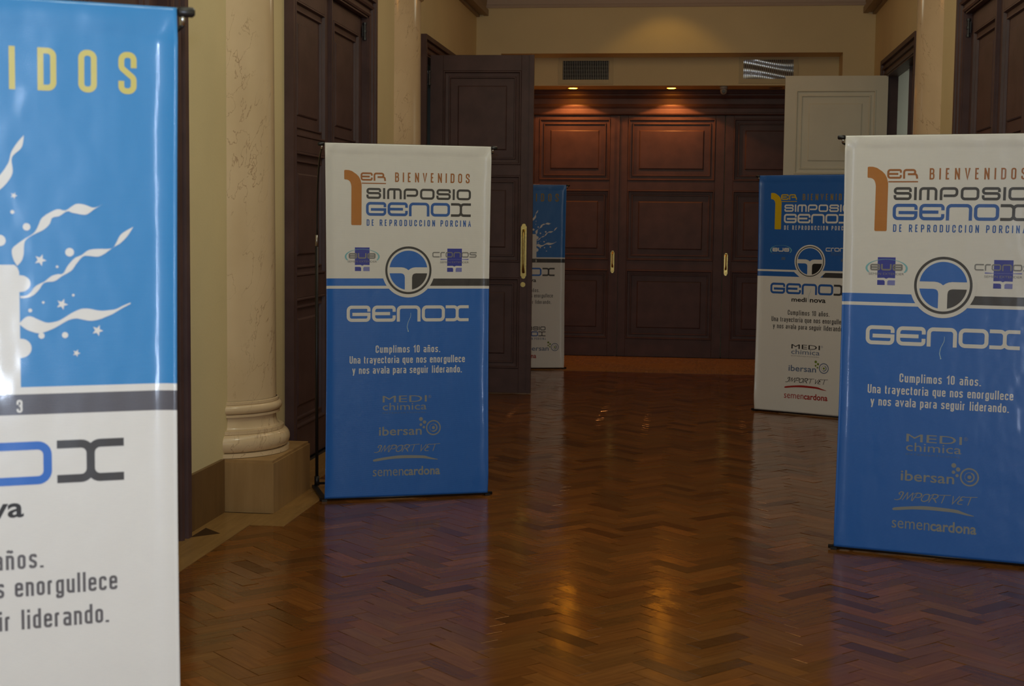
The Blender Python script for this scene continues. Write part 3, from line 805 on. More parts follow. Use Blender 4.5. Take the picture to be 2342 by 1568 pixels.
def cond(ink, text, s0, s1, tb, cap, k=.145, xh=.72, shear=0.0, each=False):
    """condensed lettering fitted between s0 and s1, baseline tb"""
    yx = (xh - k) / (1 - k); sub = {'%a': '.13', '%b': '.105', '%x': '%.3f' % yx}
    adv = []; tot = 0; ng = 0; ink.cut()
    for ch in text:
        if ch == ' ': adv.append(None); continue
        adv.append(CF[ch][0] + k); tot += CF[ch][0] + k
    # gaps: letter gap g, space = 2.2 g + .05
    n = len(text); sp = text.count(' '); gaps = n - 1 - sp * 2 + sp
    SPW = .16 if text.isupper() else .24
    gp = ((s1 - s0) / cap - tot - sp * SPW) / max(1, (n - 1 - sp * 2) + sp * 2.0)
    x = 0
    for i, ch in enumerate(text):
        if ch == ' ': x += gp + SPW; ink.cut(); continue
        if each: ink.cut()
        for sp_ in CF[ch][1]:
            pts, cl = parse(sp_, sub)
            P = fillet([(a[0], a[1] * (1 - k), *( [a[2]] if len(a) > 2 else [])) for a in pts], cl)
            v, f = stroke(P, k * (1.25 if ch == '.' else 1), cl)
            # square ends: stretch open vertical strokes to the cap and base lines
            if not cl:
                v = list(v)
                for e0, e1, idx in ((P[0], P[1], 0), (P[-1], P[-2], len(P) - 1)):
                    dx, dy = e0[0] - e1[0], e0[1] - e1[1]; l = math.hypot(dx, dy)
                    ext = k / 2 if abs(dy) > .7 * l and (e0[1] < .01 or e0[1] > (yx - .01) * (1 - k)) else 0
                    if ext:
                        for j in (2 * idx, 2 * idx + 1): v[j] = (v[j][0] + dx / l * ext, v[j][1] + dy / l * ext)
            ink.add([(s0 + (x + k / 2 + px + shear * (py + k / 2)) * cap, tb - (py + k / 2) * cap) for px, py in v], f)
        x += CF[ch][0] + k + gp
    return ink
def tech(ink, ch, s0, s1, t0, t1, k, r=.22):
    """one squared letter in the box s0..s1, t0 (top)..t1 (bottom); k stroke in metres"""
    h = t1 - t0 - k; w2 = s1 - s0 - k
    for sp_ in TF[ch]:
        pts, cl = parse(sp_, {'%a': '1'})
        rr = r * (t1 - t0)
        P = fillet([(s0 + k / 2 + a[0] * w2, t1 - k / 2 - a[1] * h, *([rr if ch not in 'Sszs' else min(rr, h * .24)] if len(a) > 2 else [])) for a in pts], cl)
        v, f = stroke(P, k, cl)
        if not cl:
            v = list(v)
            for e0, e1, idx in ((P[0], P[1], 0), (P[-1], P[-2], len(P) - 1)):
                dx, dy = e0[0] - e1[0], e0[1] - e1[1]; l = math.hypot(dx, dy)
                at_edge = (abs(dy) > abs(dx) and (abs(e0[1] - (t1 - k / 2)) < 1e-5 or abs(e0[1] - (t0 + k / 2)) < 1e-5)) or (abs(dx) > abs(dy) and ch in 'Xcrs')
                if at_edge:
                    for j in (2 * idx, 2 * idx + 1): v[j] = (v[j][0] + dx / l * k / 2, v[j][1] + dy / l * k / 2)
        ink.add(v, f)
    return ink
def techword(ink, word, widths, s0, s1, t0, t1, k):
    tot = sum(widths); gap = (s1 - s0) * .018 if len(word) > 5 else (s1 - s0) * .012
    u = ((s1 - s0) - gap * (len(word) - 1)) / tot; x = s0
    for ch, w2 in zip(word, widths): tech(ink, ch, x, x + w2 * u, t0, t1, k); x += w2 * u + gap
    return ink
_tc = {}
def font_text(ink, body, s0, s1, t0, t1, bold=0.0):
    """built-in sans lettering fitted to the box"""
    key = (body, bold)
    if key not in _tc:
        cu = bpy.data.curves.new('t', 'FONT'); cu.body = body; cu.offset = bold; cu.resolution_u = 3
        ob = bpy.data.objects.new('t', cu); COL.objects.link(ob)
        dg = bpy.context.evaluated_depsgraph_get(); me = bpy.data.meshes.new_from_object(ob.evaluated_get(dg))
        vs = [(v.co.x, v.co.y) for v in me.vertices]; fs = [list(p.vertices) for p in me.polygons]
        bpy.data.objects.remove(ob); bpy.data.curves.remove(cu); bpy.data.meshes.remove(me)
        xs = [a for a, b in vs]; ys = [b for a, b in vs]; ax, bx, ay, by = min(xs), max(xs), min(ys), max(ys)
        _tc[key] = ([((a - ax) / (bx - ax), (b - ay) / (by - ay)) for a, b in vs], fs)
    vs, fs = _tc[key]
    return ink.add([(s0 + a * (s1 - s0), t1 - b * (t1 - t0)) for a, b in vs], fs)
def ribbon(ink, up, lo):
    """twisting streamer between an upper and a lower edge line, resampled by arc length"""
    def samp(pts, n):
        P = [Vector(p) for p in pts]; Q = []
        for i in range(len(P) - 1):
            p0, p1, p2, p3 = P[max(i - 1, 0)], P[i], P[i + 1], P[min(i + 2, len(P) - 1)]
            for k in range(6):
                t = k / 6
                Q.append(.5 * ((2 * p1) + (p2 - p0) * t + (2 * p0 - 5 * p1 + 4 * p2 - p3) * t * t + (3 * p1 - p0 - 3 * p2 + p3) * t ** 3))
        Q.append(P[-1]); d = [0]
        for i in range(1, len(Q)): d.append(d[-1] + (Q[i] - Q[i - 1]).length)
        out = []
        for k in range(n + 1):
            x = d[-1] * k / n; j = 1
            while j < len(d) - 1 and d[j] < x: j += 1
            t = (x - d[j - 1]) / max(1e-9, d[j] - d[j - 1]); out.append(tuple(Q[j - 1].lerp(Q[j], t)))
        return out
    n = 44; a, b = samp(up, n), samp(lo, n)
    return ink.add(a + b, [[i, i + 1, n + 1 + i + 1, n + 1 + i] for i in range(n)])

BW, BH, BT = .83, 1.745, 1.76
class Banner:
    def __init__(s, left, ang, label, zones, group='flexible pole banner stands in the hall'):
        """left: world xy of the left bottom corner seen from the front; ang: heading of the width"""
        d = (math.cos(ang), math.sin(ang))
        s.root = empty('banner_stand', (left[0] + d[0] * BW / 2, left[1] + d[1] * BW / 2, 0), ang, label, 'banner', group)
        us = sorted({round(x, 4) for x in [0, .007, .014, .021, .028, .035, .042, .05, .06, .08] + [BW - z for z in (0, .007, .014, .021, .028, .035, .042, .05, .06, .08)] + [.08 + (BW - .16) * k / 16 for k in range(17)]})
        ts = sorted({round(x, 4) for x in [0, .006, .015, .03, .042, .05, .054, .062, .075, .1, 1.70, 1.72, 1.735, BH] + [.1 + 1.6 * k / 26 for k in range(27)] + [z[0] for z in zones]})
        v = []; f = []; mi = []; mats = []; mk = []
        for t in ts:
            for u in us: v.append(s.S(u, t))
        for _, m in zones:
            if m not in mk: mk.append(m)
        nu = len(us)
        for i in range(len(ts) - 1):
            tm = (ts[i] + ts[i + 1]) / 2; z = [m for t0, m in zones if t0 <= tm][-1]
            for j in range(nu - 1):
                f.append([i * nu + j, (i + 1) * nu + j, (i + 1) * nu + j + 1, i * nu + j + 1]); mi.append(mk.index(z))
        s.sheet = link_mesh('banner_sheet', v, f, [V[m] for m in mk] + [V['white']], s.root, mi, True)
        so = s.sheet.modifiers.new('thickness', 'SOLIDIFY'); so.thickness = .0008; so.offset = -1; so.material_offset = 9
        s.stand()
    def S(s, u, t, layer=0):
        bow = math.sin(PI * min(1, max(0, t / BH))); x = (u - BW / 2) * (1 - .018 * bow)
        c = min(1, max(0, (t - .004) / .054)); c2 = min(1, max(0, (BH - .004 - t) / .06))
        d = max(0.0, abs(u - BW / 2) - BW / 2 + .046 * min(c, c2))      # the curl of the edge dies out towards the rods
        y = -6.2 * d * d
        if t < .06:      # hem pocket, slightly puckered round the rod
            y += -.0018 * math.sin(u * 55 + 1.3 * math.sin(u * 21)) * math.sin(PI * t / .06) - .002 * math.sin(PI * t / .052 if t < .052 else 0)
        if t > BH - .06:
            y += -.0009 * math.sin(u * 61 + math.sin(u * 17)) * math.sin(PI * (BH - t) / .06)
        return (x, y - .0005 * layer - .004, BT - t)
    def put(s, name, ink, m, layer=1, label=None):
        """prints one piece, or one part for each piece between the ink's cuts"""
        ends = [c for c in ink.cuts if c != (len(ink.v), len(ink.f))] + [(len(ink.v), len(ink.f))]; v0 = f0 = 0
        for v1, f1 in ends:
            if f1 <= f0: continue
            P = ink.v[v0:v1]; f = []; v = []; h = 0
            for i, (u, t) in enumerate(P):     # strokes that cross lie a hair apart
                h = ink.h.get(v0 + i, h); v.append(s.S(u, t, layer + h * .07))
            for q in ink.f[f0:f1]:
                q = [i - v0 for i in q]
                ar = sum(P[q[i]][0] * P[q[(i + 1) % len(q)]][1] - P[q[(i + 1) % len(q)]][0] * P[q[i]][1] for i in range(len(q)))
                f.append(q if ar < 0 else q[::-1])     # every print faces the front
            o = link_mesh(name, v, f, V[m], s.sheet); v0, f0 = v1, f1
        return o
    def stand(s):
        h = BW / 2; r = s.root
        mb = MB(); mb.tube([(-h - .004, .004, BT - .006), (h + .004, .004, BT - .006)], .0075, 12); mb.build('top_rod', M_BLACK, r, smooth=True)
        for sg in (-1, 1):
            mb = MB(); mb.tube([(sg * (h + .002), .004, BT - .006), (sg * (h + .006), .004, BT - .006), (sg * (h + .030), .004, BT - .006), (sg * (h + .034), .004, BT - .006)], [.006, .0095, .0095, .006], 14); mb.build('rod_cap', M_BLACK, r, smooth=True)
        mb = MB(); mb.tube([(-h - .024, .004, .0125), (h + .024, .004, .0125)], .0085, 12); mb.build('bottom_rod', M_BLACK, r, smooth=True)
        for sg in (-1, 1):
            xb, xt = sg * (h - .012), sg * (h + .012)
            mb = MB(); mb.box(xb - .013 + sg * .012, xb + .013 + sg * .012, -.004, .40, .0005, .014); mb.build('foot', M_BLACK, r)
            mb = MB(); mb.tube([(xb, .392, .012), (xb, .392, .06)], .013, 12); mb.tube([(xb, .392, .06), (xb + sg * .002, .386, 1.25)], .0085, 10)
            mb.build('pole', M_BLACK, r, smooth=True)
            mb = MB(); mb.tube([(xb + sg * .002, .386, 1.25), (xb + sg * .002, .385, 1.31)], .0062, 10); mb.build('ferrule', M_STEEL, r, smooth=True)
            P = []
            for k in range(13):
                a = k / 12; P.append((xb + (xt - xb) * a ** 1.6, .385 - .378 * (1 - math.cos(a * PI / 2 * .92)) / (1 - math.cos(PI / 2 * .92)), 1.30 + .43 * math.sin(a * PI / 2) ** 1.0))
            mb = MB(); mb.tube(P, .0045, 8); mb.build('flexible_tip', M_BLACK, r, smooth=True)
            mb = MB(); mb.tube([P[-1], (xt, .006, BT - .006)], .0055, 8); mb.build('tip_socket', M_STEEL, r, smooth=True)
        mb = MB(); mb.tube([(-h + .012, .392, .022), (h - .012, .392, .022)], .0065, 10); mb.build('rear_rod', M_BLACK, r, smooth=True)

GEN = [(.1025, .2222), (.2305, .3505), (.3560, .4778), (.4844, .6037), (.6078, .7277)]
GEN2 = [(.2001, .3014), (.3080, .4097), (.4157, .5195), (.5262, .6250), (.6295, .7320)]
def logo(b, one, er, bien, simp, geno, gx, de, sc=1.0, o=(0, 0), bienv=True):
    def T(s_, t_): return (o[0] + s_ * sc, o[1] + t_ * sc)
    def ink_t(i):
        i.v = [T(x, y) for x, y in i.v]; return i
    P = fillet([(.0933, .1295, .006), (.110, .1295, .07), (.179, .1400, .12), (.179, .20, 0), (.1775, .3965, .006), (.1262, .3965, .006), (.128, .206, .04), (.128, .1753, .06), (.0933, .1753, .006)], True)
    # the numeral: outer and inner curves
    P = [(.0933, .1335), (.0950, .1302), (.1000, .1293), (.1163, .1299), (.1320, .1345), (.1542, .1492), (.1655, .1610), (.1735, .1760), (.1785, .1965), (.1790, .2100), (.1775, .3900), (.1765, .3945), (.1730, .3965), (.1310, .3965), (.1270, .3945), (.1262, .3900), (.1283, .2100), (.1265, .1985), (.1229, .1878), (.1175, .1812), (.1114, .1775), (.1040, .1757), (.0965, .1753), (.0937, .1735), (.0933, .1700)]
    b.put('numeral', ink_t(Ink().poly(P)), one)
    k = Ink(); tech(k, 'E', .1739, .2336, .1395, .1795, .0084); tech(k, 'R', .2385, .2975, .1395, .1795, .0084); k.rect(.1792, .1893, .2997, .1945)
    b.put('ordinal', ink_t(k), er)
    if bienv: b.put('greeting_lettering', ink_t(cond(Ink(), 'BIENVENIDOS', .3451, .7230, .1833, .0466, k=.135)), bien)
    k = techword(Ink(), 'SImPOSIO', [1, .145, 1, 1, 1, 1, .145, 1], .2023, .7308, .2141, .2674, .0108)
    b.put('title_lettering', ink_t(k), simp)
    k = Ink()
    for ch, (a, c) in zip('GEnO', GEN2): tech(k, ch, a, c, .2825, .3500, .0132)
    b.put('title_lettering', ink_t(k), geno)
    k = Ink(); tech(k, 'X', *GEN2[4], .2825, .3500, .0122); b.put('title_lettering', ink_t(k), gx)
    b.put('subtitle_lettering', ink_t(cond(Ink(), 'DE REPRODUCCION PORCINA', .2033, .7337, .3990, .0312, k=.15)), de)
def emblem(b, cy, line, dark, blue='blue', thin=False):
    c = .4145
    if not thin:
        b.put('emblem_ground', Ink().ring(c, cy, .0, .1345, 56), 'white', 2)
        b.put('emblem_ring', Ink().ring(c, cy, .1072, .1180, 64), dark, 3)
    else:
        b.put('emblem_ground', Ink().ring(c, cy, .0, .1215, 56), 'white', 2)
        b.put('emblem_ring', Ink().ring(c, cy, .1050, .1110, 64), dark, 3)
    r = .0970; dy = cy - .6165
    def arcpts(a0, a1, n=20): return [(c + r * math.cos(a0 + (a1 - a0) * k / n), cy + r * math.sin(a0 + (a1 - a0) * k / n)) for k in range(n + 1)]
    ay = .6015 + dy; a = math.asin((ay - cy) / r)
    pts = arcpts(PI - a, 2 * PI + a, 36)
    pts += [(c + .036, ay), (c + .022, ay + .002), (c + .010, ay + .007), (c, ay + .0145), (c - .010, ay + .007), (c - .022, ay + .002), (c - .036, ay)]
    b.put('emblem_field', Ink().poly(pts), blue, 3)
    by = .6313 + dy; xi = .0185; a = math.asin((by - cy) / r); a2 = math.acos(-xi / r)
    pts = arcpts(PI - a, a2, 18) + [(c - xi, by + .02), (c - xi - .0025, by + .009), (c - xi - .009, by + .0025), (c - xi - .02, by)]
    b.put('emblem_field', Ink().poly(pts), blue, 3)
    pts = [(2 * c - x, y) for x, y in pts]
    b.put('emblem_field', Ink().poly(pts), dark, 3)
def minor_logos(b, dark_bg=False):
    for dx, dy, x0, x1 in ((0, 0, .1438, .2175), (.470, .0030, .6135, .6893)):
        if not dark_bg:
            b.put('square_mark', Ink().poly([(x0, .5050 + dy), (x1, .5050 + dy), (x1, .5913 + dy), (x0 + .046, .5905 + dy), (x0 + .037, .5945 + dy), (x0 + .028, .5905 + dy), (x0, .5913 + dy)]), 'indigo', 1)
            k = Ink().poly(fillet([(x0, .6003 + dy), (x0 + .0312, .6003 + dy, .007), (x0 + .0312, .6207 + dy), (x0, .6207 + dy)], True)); b.put('square_mark', k, 'indigo', 1)
        k = Ink().poly(fillet([(x1 - .0318, .6003 + dy, .007), (x1, .6003 + dy), (x1, .6207 + dy), (x1 - .0318, .6207 + dy)], True)); b.put('square_mark', k, 'steel_blue' if dark_bg else 'lilac', 1)
    g = 'white' if dark_bg else 'mid_grey'
    k = Ink(); kk = .0068
    tech(k, 'z', .1128, .1545, .5330, .5601, kk); tech(k, 'U', .1585, .2020, .5330, .5601, kk); tech(k, 'z', .2060, .2477, .5330, .5601, kk)
    b.put('brand_lettering', k, g, 2)
    k = Ink(); ws = [.9, .55, .9, .9, .9, .9]; xs = .5367; tot = sum(ws); u = (.7657 - .5367 - .004 * 5) / tot
    for ch, w2 in zip('cronos', ws): tech(k, ch, xs, xs + w2 * u, .5251, .5518, .0052); xs += w2 * u + .004
    b.put('brand_lettering', k, g, 2)
    v = []; f = []; n = 40
    for i in range(n + 1):
        a = math.radians(152) + math.radians(236) * i / n; w2 = .0018 + .0065 * abs(math.cos(a)) ** 3
        for q_ in (-1, 1): v.append((.1810 + (.0835 + q_ * w2 / 2) * math.cos(a), .5500 + (.0365 + q_ * w2 / 3) * math.sin(a)))
    for i in range(n): f.append([2 * i, 2 * i + 1, 2 * i + 3, 2 * i + 2])
    b.put('arc_mark', Ink().add(v, f), 'cyan', 2)
    b.put('arc_mark', Ink().poly([(.5787, .5585), (.62, .5612), (.68, .5612), (.7238, .5585), (.7238, .5640), (.68, .5625), (.62, .5625), (.5787, .5645)]), 'faint_grey' if dark_bg else 'lilac', 2)
    cl = 'steel_blue' if dark_bg else 'mid_grey'
    b.put('small_lettering', font_text(Ink(), 'SEMEN EXTENDER', .1075, .2539, .5693, .5786), cl, 2)
    b.put('small_lettering', font_text(Ink(), 'SEMEN EXTENDER', .5769, .7259, .5712, .5804), cl, 2)
def brand_big(b, geno, x):
    k = Ink()
    for ch, (a, c) in zip('GEnO', GEN): tech(k, ch, a, c, .7905 if True else 0, .8705, .0158)
    b.put('brand_lettering', k, geno)
    k = Ink(); tech(k, 'X', *GEN[4], .7905, .8705, .0150); b.put('brand_lettering', k, x)
    P = fillet([(.4274, .8271), (.4275, .8450, .03), (.4130, .8760, .04), (.4092, .8980, .02), (.4150, .9176)], False)
    k = Ink().add(*stroke(P, [.0014 + .0016 * i / len(P) for i in range(len(P))])); k.disc(.4150, .9185, .0028, 12)
    b.put('curl_mark', k, 'light_line' if geno != 'white' else 'pale_cyan', 2)
def motto(b, m, k_=.15):
    b.put('motto_lettering', cond(Ink(), 'Cumplimos 10 años.', .2491, .5800, 1.0245, .0368, k=.142), m)
    b.put('motto_lettering', cond(Ink(), 'Una trayectoria que nos enorgullece', .1179, .7093, 1.0764, .0368, k=.142), m)
    b.put('motto_lettering', cond(Ink(), 'y nos avala para seguir liderando.', .1316, .6936, 1.1276, .0368, k=.142), m)
def sponsor_medi(b, c1, c2, c3, o=(0, 0)):
    def sh(i): i.v = [(x + o[0], y + o[1]) for x, y in i.v]; return i
    b.put('sponsor_lettering', sh(font_text(Ink(), 'MEDI', .2860, .5124, 1.2394, 1.2720)), c1)
    b.put('sponsor_lettering', sh(font_text(Ink(), 'chimica', .2862, .5117, 1.2755, 1.3115)), c2)
    k = font_text(Ink(), 'INTERNATIONAL', .2863, .5118, 1.3216, 1.3285); b.put('sponsor_lettering', sh(k), c3)
    k = Ink().ring(.5282, 1.2470, .0068, .0078, 20); font_text(k, 'R', .5250, .5314, 1.2425, 1.2515); b.put('sponsor_lettering', sh(k), c2)
def sponsor_iber(b, c1, c2, o=(0, 0)):
    def sh(i): i.v = [(x + o[0], y + o[1]) for x, y in i.v]; return i
    k = font_text(Ink(), 'ibersan', .2686, .4869, 1.3936, 1.4385, .011)
    k.ring(.5472, 1.4040, .0318, .0382, 48); k.ring(.5472, 1.4040, .0150, .0212, 36, -1.2, 1.9); k.ring(.5472, 1.4040, .0180, .0200, 24, 1.9, 5.0)
    b.put('sponsor_lettering', sh(k), c1)
    k = Ink().disc(.5472, 1.4040, .0080, 20)
    for x, y, r in ((.4830, 1.3593, .0098), (.5010, 1.3750, .0088), (.4827, 1.3875, .0072), (.4977, 1.4008, .0066)): k.cut().disc(x, y, r, 20)
    b.put('sponsor_dots', sh(k), c2)
def sponsor_vet(b, c1, c2):
    # brush script, drawn stroke by stroke in a slanted frame: x along, y up (cap = 1)
    G = {'I': (["-.1,0 .15,-.04,.1 .42,.1,.2 .52,.9,.3 .30,1.05,.2 .10,.75,.2 .30,.62"], .62),
         'M': (["0,-.02 .25,1", ".25,1 .38,.15 .72,1", ".72,1 .80,.0"], .86), 'P': (["0,-.05 .25,.95", "-.02,.80 .2,1,.2 .70,.95,.25 .60,.42,.25 .18,.45"], .70),
         'O': (["c.02,.2,.3 .30,-.05,.3 .68,.25,.3 .62,1,.35 .15,.85,.3"], .76), 'R': (["0,-.05 .22,.95", "-.02,.80 .2,1,.2 .68,.95,.25 .55,.50,.2 .18,.48", ".25,.48 .45,.3 .66,-.04"], .74),
         'T': (["-.05,.93 .95,1.02", ".42,.98 .38,-.05"], .62), ' ': ([], .55), 'V': (["0,.95 .15,0 .55,1.0"], .50),
         'E': (["0.60,.92 .25,1,.2 .15,.62,.15 .35,.55 .10,.42,.2 .02,.02,.2 .50,.02"], .60)}
    k = Ink(); x = 0; H0 = .0345; s0 = .2500; txt = 'IMPORT VET'
    tot = sum(G[c][1] for c in txt); sx = (.5560 - s0) / (tot * H0)
    for c in txt:
        for sp_ in G[c][0]:
            pts, cl = parse(sp_, {}); P = fillet([(p[0], p[1], *( [p[2]] if len(p) > 2 else [])) for p in pts], cl)
            n = len(P); ws = [.085 + .05 * math.sin(PI * i / max(1, n - 1)) for i in range(n)]
            v, f = stroke(P, ws, cl)
            k.add([(s0 + (x + px + .22 * py) * H0 * sx * 1.0, 1.5205 - py * H0 - (x + px) * H0 * .06 * 0) for px, py in v], f)
        x += G[c][1]
    b.put('sponsor_lettering', k, c1)
    up = [(.2381, 1.5620), (.2500, 1.5545), (.3191, 1.5444), (.3862, 1.5392), (.4923, 1.5432), (.5200, 1.5500), (.5400, 1.5560), (.5701, 1.5640)]
    lo = [(.2420, 1.5665), (.2600, 1.5655), (.3191, 1.5575), (.3863, 1.5545), (.4700, 1.5560), (.5000, 1.5580), (.5400, 1.5640), (.5695, 1.5665)]
    b.put('sponsor_swoosh', ribbon(Ink(), up, lo), c2)
def sponsor_card(b, c, o=0.0, t=0.0):
    def sh(i): i.v = [(x + o, y + t) for x, y in i.v]; return i
    b.put('sponsor_lettering', sh(font_text(Ink(), 'semen', .2392, .3939, 1.6087, 1.6418)), c)
    b.put('sponsor_lettering', sh(font_text(Ink(), 'cardona', .3965, .5819, 1.5965, 1.6422, .024)), c)

# design A: white top, blue bottom
def design_a(b):
    logo(b, 'orange', 'brown_orange', 'brown_orange', 'graphite', 'ink_blue', 'graphite', 'ink_blue')
    minor_logos(b)
    # grey half of the band, right of the emblem
    us = [.52, .56, .6, .65, .7, .75, .77, .78, .79, .80, .81, .82, .83]
    k = Ink().add([(x, .6570) for x in us] + [(x, .6930) for x in us], [[i, i + 1, 13 + i + 1, 13 + i] for i in range(12)])
    b.put('band', k, 'graphite', 1)
    # slanted gaps beside the emblem
    b.put('band_gap', Ink().poly([(.2879, .6565), (.5424, .6565), (.5250, .6932), (.3036, .6932)]), 'white', 1.5)
    emblem(b, .6165, 'white', 'graphite')
    brand_big(b, 'white', 'white'); motto(b, 'white')
    sponsor_medi(b, 'grey_print', 'grey_print', 'faint_grey'); sponsor_iber(b, 'grey_print', 'grey_print'); sponsor_vet(b, 'grey_print', 'grey_print'); sponsor_card(b, 'grey_print')
ZA = [(0, 'white'), (.6570, 'blue'), (.6930, 'white'), (.7070, 'blue')]
# design B: blue top, white bottom
def design_b(b):
    logo(b, 'ochre', 'ochre', 'dull_ochre', 'white', 'white', 'white', 'white')
    minor_logos(b, True)
    us = [.52, .56, .6, .65, .7, .75, .77, .78, .79, .80, .81, .82, .83]
    k = Ink().add([(x, .7070) for x in us] + [(x, .7430) for x in us], [[i, i + 1, 13 + i + 1, 13 + i] for i in range(12)])
    b.put('band', k, 'graphite', 1)
    b.put('band_gap', Ink().poly([(.29, .7070), (.54, .7070), (.50, .7432), (.335, .7432)]), 'white', 1.5)
    emblem(b, .6280, 'white', 'black', 'deep_blue', thin=True)
    brand_big(b, 'ink_blue', 'graphite')
    b.put('brand_lettering', font_text(Ink(), 'medi', .2760, .3975, .8925, .9262, .024), 'black', 1); b.put('brand_lettering', font_text(Ink(), 'nova', .4230, .5470, .9010, .9270, .024), 'black', 1)
    motto(b, 'dark_grey')
    sponsor_medi(b, 'black', 'steel_blue', 'mid_grey'); sponsor_iber(b, 'steel_blue', 'green'); sponsor_vet(b, 'black', 'red'); sponsor_card(b, 'red')
ZB = [(0, 'deep_blue'), (.6930, 'white'), (.7070, 'deep_blue'), (.7430, 'white')]
# design C: blue top with a bottle throwing streamers and stars, white bottom
def design_c(b, y='yellow'):
    W_ = BW
    b.put('greeting_lettering', cond(Ink(), 'BIENVENIDOS', .0755, W_ - .0714, .1603, .0755, k=.137, each=True), y)
    k = Ink()
    def m(pts): return [(W_ + x, t) for x, t in pts]
    # bottle body with foam bumps, symmetric about its axis
    ax = .415
    body = [(-.415, .4694), (-.2870, .4694), (-.2815, .4745), (-.2787, .4826), (-.2787, .6893), (-.415, .6893)]
    k.poly(m(body)); k.cut(); k.poly([(2 * ax - x, t) for x, t in m(body)])
    k2 = Ink().poly(m([(-.2787, .4883)] + [(-.2770 + .0175 * math.cos(a), .5030 + .0150 * math.sin(a)) for a in [-PI / 2 + PI * i / 12 for i in range(13)]] + [(-.2787, .5180)]))
    k2.cut(); k2.poly(m([(-.2787, .6014)] + [(-.2770 + .0180 * math.cos(a), .6188 + .0172 * math.sin(a)) for a in [-PI / 2 + PI * i / 12 for i in range(13)]] + [(-.2787, .6362)]))
    k3, k4, k5 = Ink(), Ink(), Ink()
    for x, t, r in ((-.289, .3758, .0034), (-.265, .4019, .0066), (-.3109, .4264, .0100), (-.1909, .4468, .0077), (-.2130, .4729, .0023), (-.1851, .5242, .0024), (-.2378, .5370, .0023), (-.2606, .5511, .0034), (-.2416, .5968, .0055), (-.2003, .5964, .0055)):
        k3.cut().ring(W_ + x, t, 0, r * 1.0, 24)
    for x, t, r in ((-.2860, .3468, .0062), (-.2420, .4610, .0110), (-.2050, .5405, .0105), (-.1425, .5890, .0105), (-.1805, .6295, .0072)): k4.cut().star(W_ + x, t, r, .08)
    ribbon(k5.cut(), m([(-.330, .330), (-.3102, .3123), (-.2950, .2900), (-.2893, .2700), (-.2780, .2520), (-.2677, .2400)]), m([(-.330, .350), (-.3050, .3330), (-.2880, .3080), (-.2885, .2800), (-.2720, .2620), (-.2677, .2400)]))
    ribbon(k5.cut(), m([(-.2820, .4715), (-.2890, .4580), (-.2906, .4419), (-.2820, .4330), (-.2705, .4245), (-.2520, .4120), (-.2430, .3950), (-.2401, .3876), (-.2300, .3790), (-.2114, .3698), (-.1980, .3722), (-.1860, .3640), (-.1775, .3597), (-.1640, .3610), (-.1470, .3663), (-.1306, .3589)]),
           m([(-.2820, .4715), (-.2740, .4620), (-.2705, .4500), (-.2700, .4380), (-.2672, .4257), (-.2540, .4160), (-.2360, .4070), (-.2250, .3960), (-.2208, .3853), (-.2080, .3820), (-.1946, .3731), (-.1850, .3760), (-.1642, .3793), (-.1560, .3760), (-.1470, .3690), (-.1306, .3589)]))
    ribbon(k5.cut(), m([(-.2776, .5253), (-.2660, .5240), (-.2570, .5160), (-.2530, .5093), (-.2430, .5030), (-.2356, .4998), (-.2227, .4894), (-.2100, .4860), (-.2025, .4856), (-.1950, .4720), (-.1822, .4574), (-.1702, .4521), (-.1600, .4440), (-.1513, .4414), (-.1380, .4405), (-.1160, .4395), (-.1080, .4290), (-.0993, .4136), (-.0774, .4000)]),
           m([(-.2767, .5291), (-.2640, .5280), (-.2541, .5235), (-.2440, .5130), (-.2400, .5060), (-.2338, .5008), (-.2180, .4990), (-.2090, .4930), (-.2026, .4885), (-.1880, .4800), (-.1780, .4660), (-.1668, .4538), (-.1560, .4535), (-.1412, .4547), (-.1300, .4500), (-.1134, .4377), (-.1012, .4305), (-.0880, .4170), (-.0774, .4000)]))
    ribbon(k5.cut(), m([(-.2792, .5737), (-.2700, .5640), (-.2601, .5616), (-.2460, .5680), (-.2312, .5735), (-.2129, .5708), (-.2000, .5640), (-.1869, .5558), (-.1720, .5495), (-.1590, .5488), (-.1460, .5515), (-.1348, .5530), (-.1200, .5520), (-.1084, .5500), (-.0960, .5440), (-.0827, .5385)]),
           m([(-.2792, .5760), (-.2680, .5850), (-.2551, .5903), (-.2460, .5925), (-.2369, .5906), (-.2200, .5840), (-.2056, .5758), (-.1930, .5690), (-.1796, .5665), (-.1680, .5690), (-.1537, .5711), (-.1400, .5690), (-.1274, .5643), (-.1150, .5590), (-.1000, .5500), (-.0827, .5410)]))
    b.put('bottle_print', k, 'white', 1); b.put('bottle_print', k2, 'white', 1)
    for nm, kk in (('foam_print', k2), ('dot_print', k3), ('star_print', k4), ('streamer_print', k5)):
        if kk is not k2: b.put(nm, kk, 'white', 2)
        mi_ = Ink(); mi_.v = [(2 * ax - x, t) for x, t in kk.v]; mi_.f = kk.f; mi_.cuts = list(kk.cuts)
        b.put(nm, mi_, 'white', 2)
    b.put('year_lettering', cond(Ink(), '2013', .4080, W_ - .2763, .7347, .0232, k=.16, each=True), 'white', 2)
    k = Ink()
    for ch, (a, c) in zip('GEnO', GEN): tech(k, ch, a, c, .7880, .8665, .0150)
    b.put('brand_lettering', k, 'blue'); k = Ink(); tech(k, 'X', GEN[4][0] + .005, GEN[4][1] + .0055, .7880, .8665, .0150); b.put('brand_lettering', k, 'graphite')
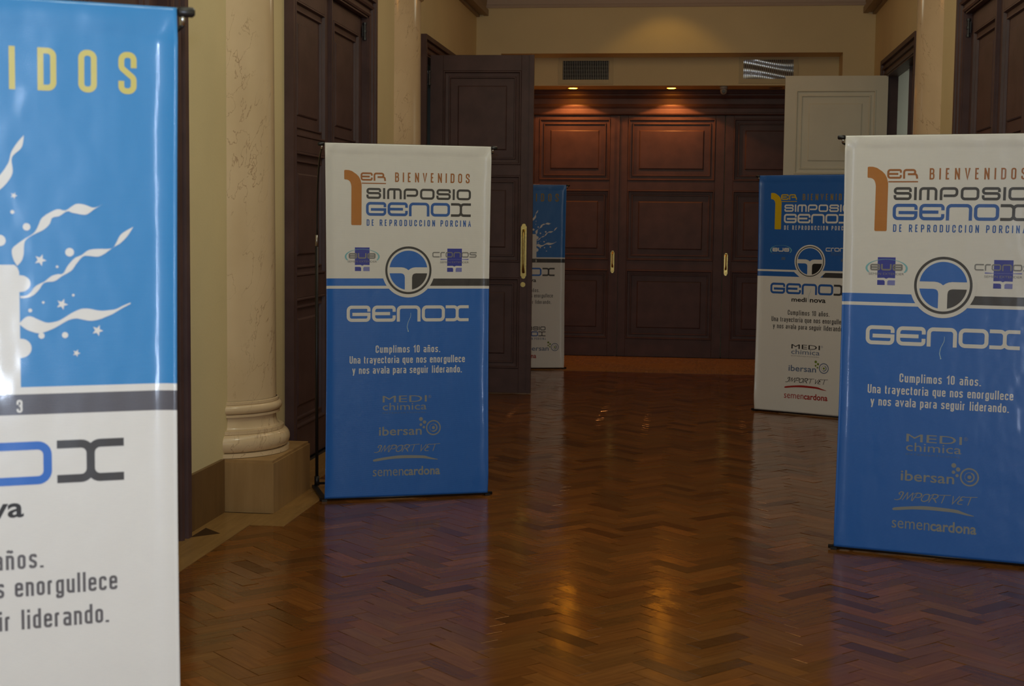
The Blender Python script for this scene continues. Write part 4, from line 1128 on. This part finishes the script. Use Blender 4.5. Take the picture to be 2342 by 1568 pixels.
    b.put('brand_lettering', font_text(Ink(), 'medi', .2780, .3995, .8905, .9250, .020), 'black', 1); b.put('brand_lettering', font_text(Ink(), 'nova', .4280, .5530, .8985, .9252, .020), 'black', 1)
    k = cond(Ink(), 'Cumplimos 10 años.', .2530, W_ - .2444, 1.0200, .0368, k=.14)
    cond(k, 'Una trayectoria que nos enorgullece', .1220, W_ - .1121, 1.0710, .0368, k=.14); cond(k, 'y nos avala para seguir liderando.', .1360, W_ - .1285, 1.1318, .0368, k=.14)
    b.put('motto_lettering', k, 'body_grey')
    logo(b, 'orange', 'brown_orange', 'brown_orange', 'graphite', 'ink_blue', 'graphite', 'steel_blue', .69, (.1445, 1.2005), bienv=False)
    sponsor_medi(b, 'black', 'steel_blue', 'mid_grey', (-.19, .2560)); sponsor_iber(b, 'steel_blue', 'green', (.1935, .1420)); sponsor_card(b, 'red', -.022, .0100)
ZD_ = [(0, 'dim_blue'), (.6891, 'white'), (.7020, 'graphite'), (.7390, 'white')]  # darker copy of the same print, far-end dimness painted into the blue
ZC_ = [(0, 'lit_blue'), (.6891, 'white'), (.7020, 'lit_band_grey'), (.7390, 'white')]  # lighter copy, flash veil painted into blue and band

def ang(d): return math.atan2(d[1], d[0])
a1 = ang((.875, .484))
R1 = Vector((-.951, 2.584))
b1 = Banner((R1.x - BW * math.cos(a1), R1.y - BW * math.sin(a1)), a1, 'nearest banner at far left, blue with yellow letters and white streamers, cropped by the frame', ZC_)
design_c(b1)
b2 = Banner((-1.789, 6.873), ang((.9267, .3759)), 'white and blue banner standing by the left column, white half on top', ZA)
design_a(b2)
b3 = Banner((.6188, 6.2285), ang((.9641, -.2655)), 'front right banner with white top and blue bottom, cut by the right edge', ZA)
design_a(b3)
b4 = Banner((.470, 10.93), math.radians(-27.6), 'banner with dark blue top and white bottom, partly behind the front right banner', ZB)
design_b(b4)
a5 = ang((.9648, .2629)); R5 = Vector((-1.2234, 13.746))
b5 = Banner((R5.x - BW * math.cos(a5), R5.y - BW * math.sin(a5)), a5, 'farthest banner, blue shaded darker over white, half hidden by the open brown door', ZD_)
design_c(b5, 'dull_ochre')  # same yellow greeting, darkened in its colour for the dim end
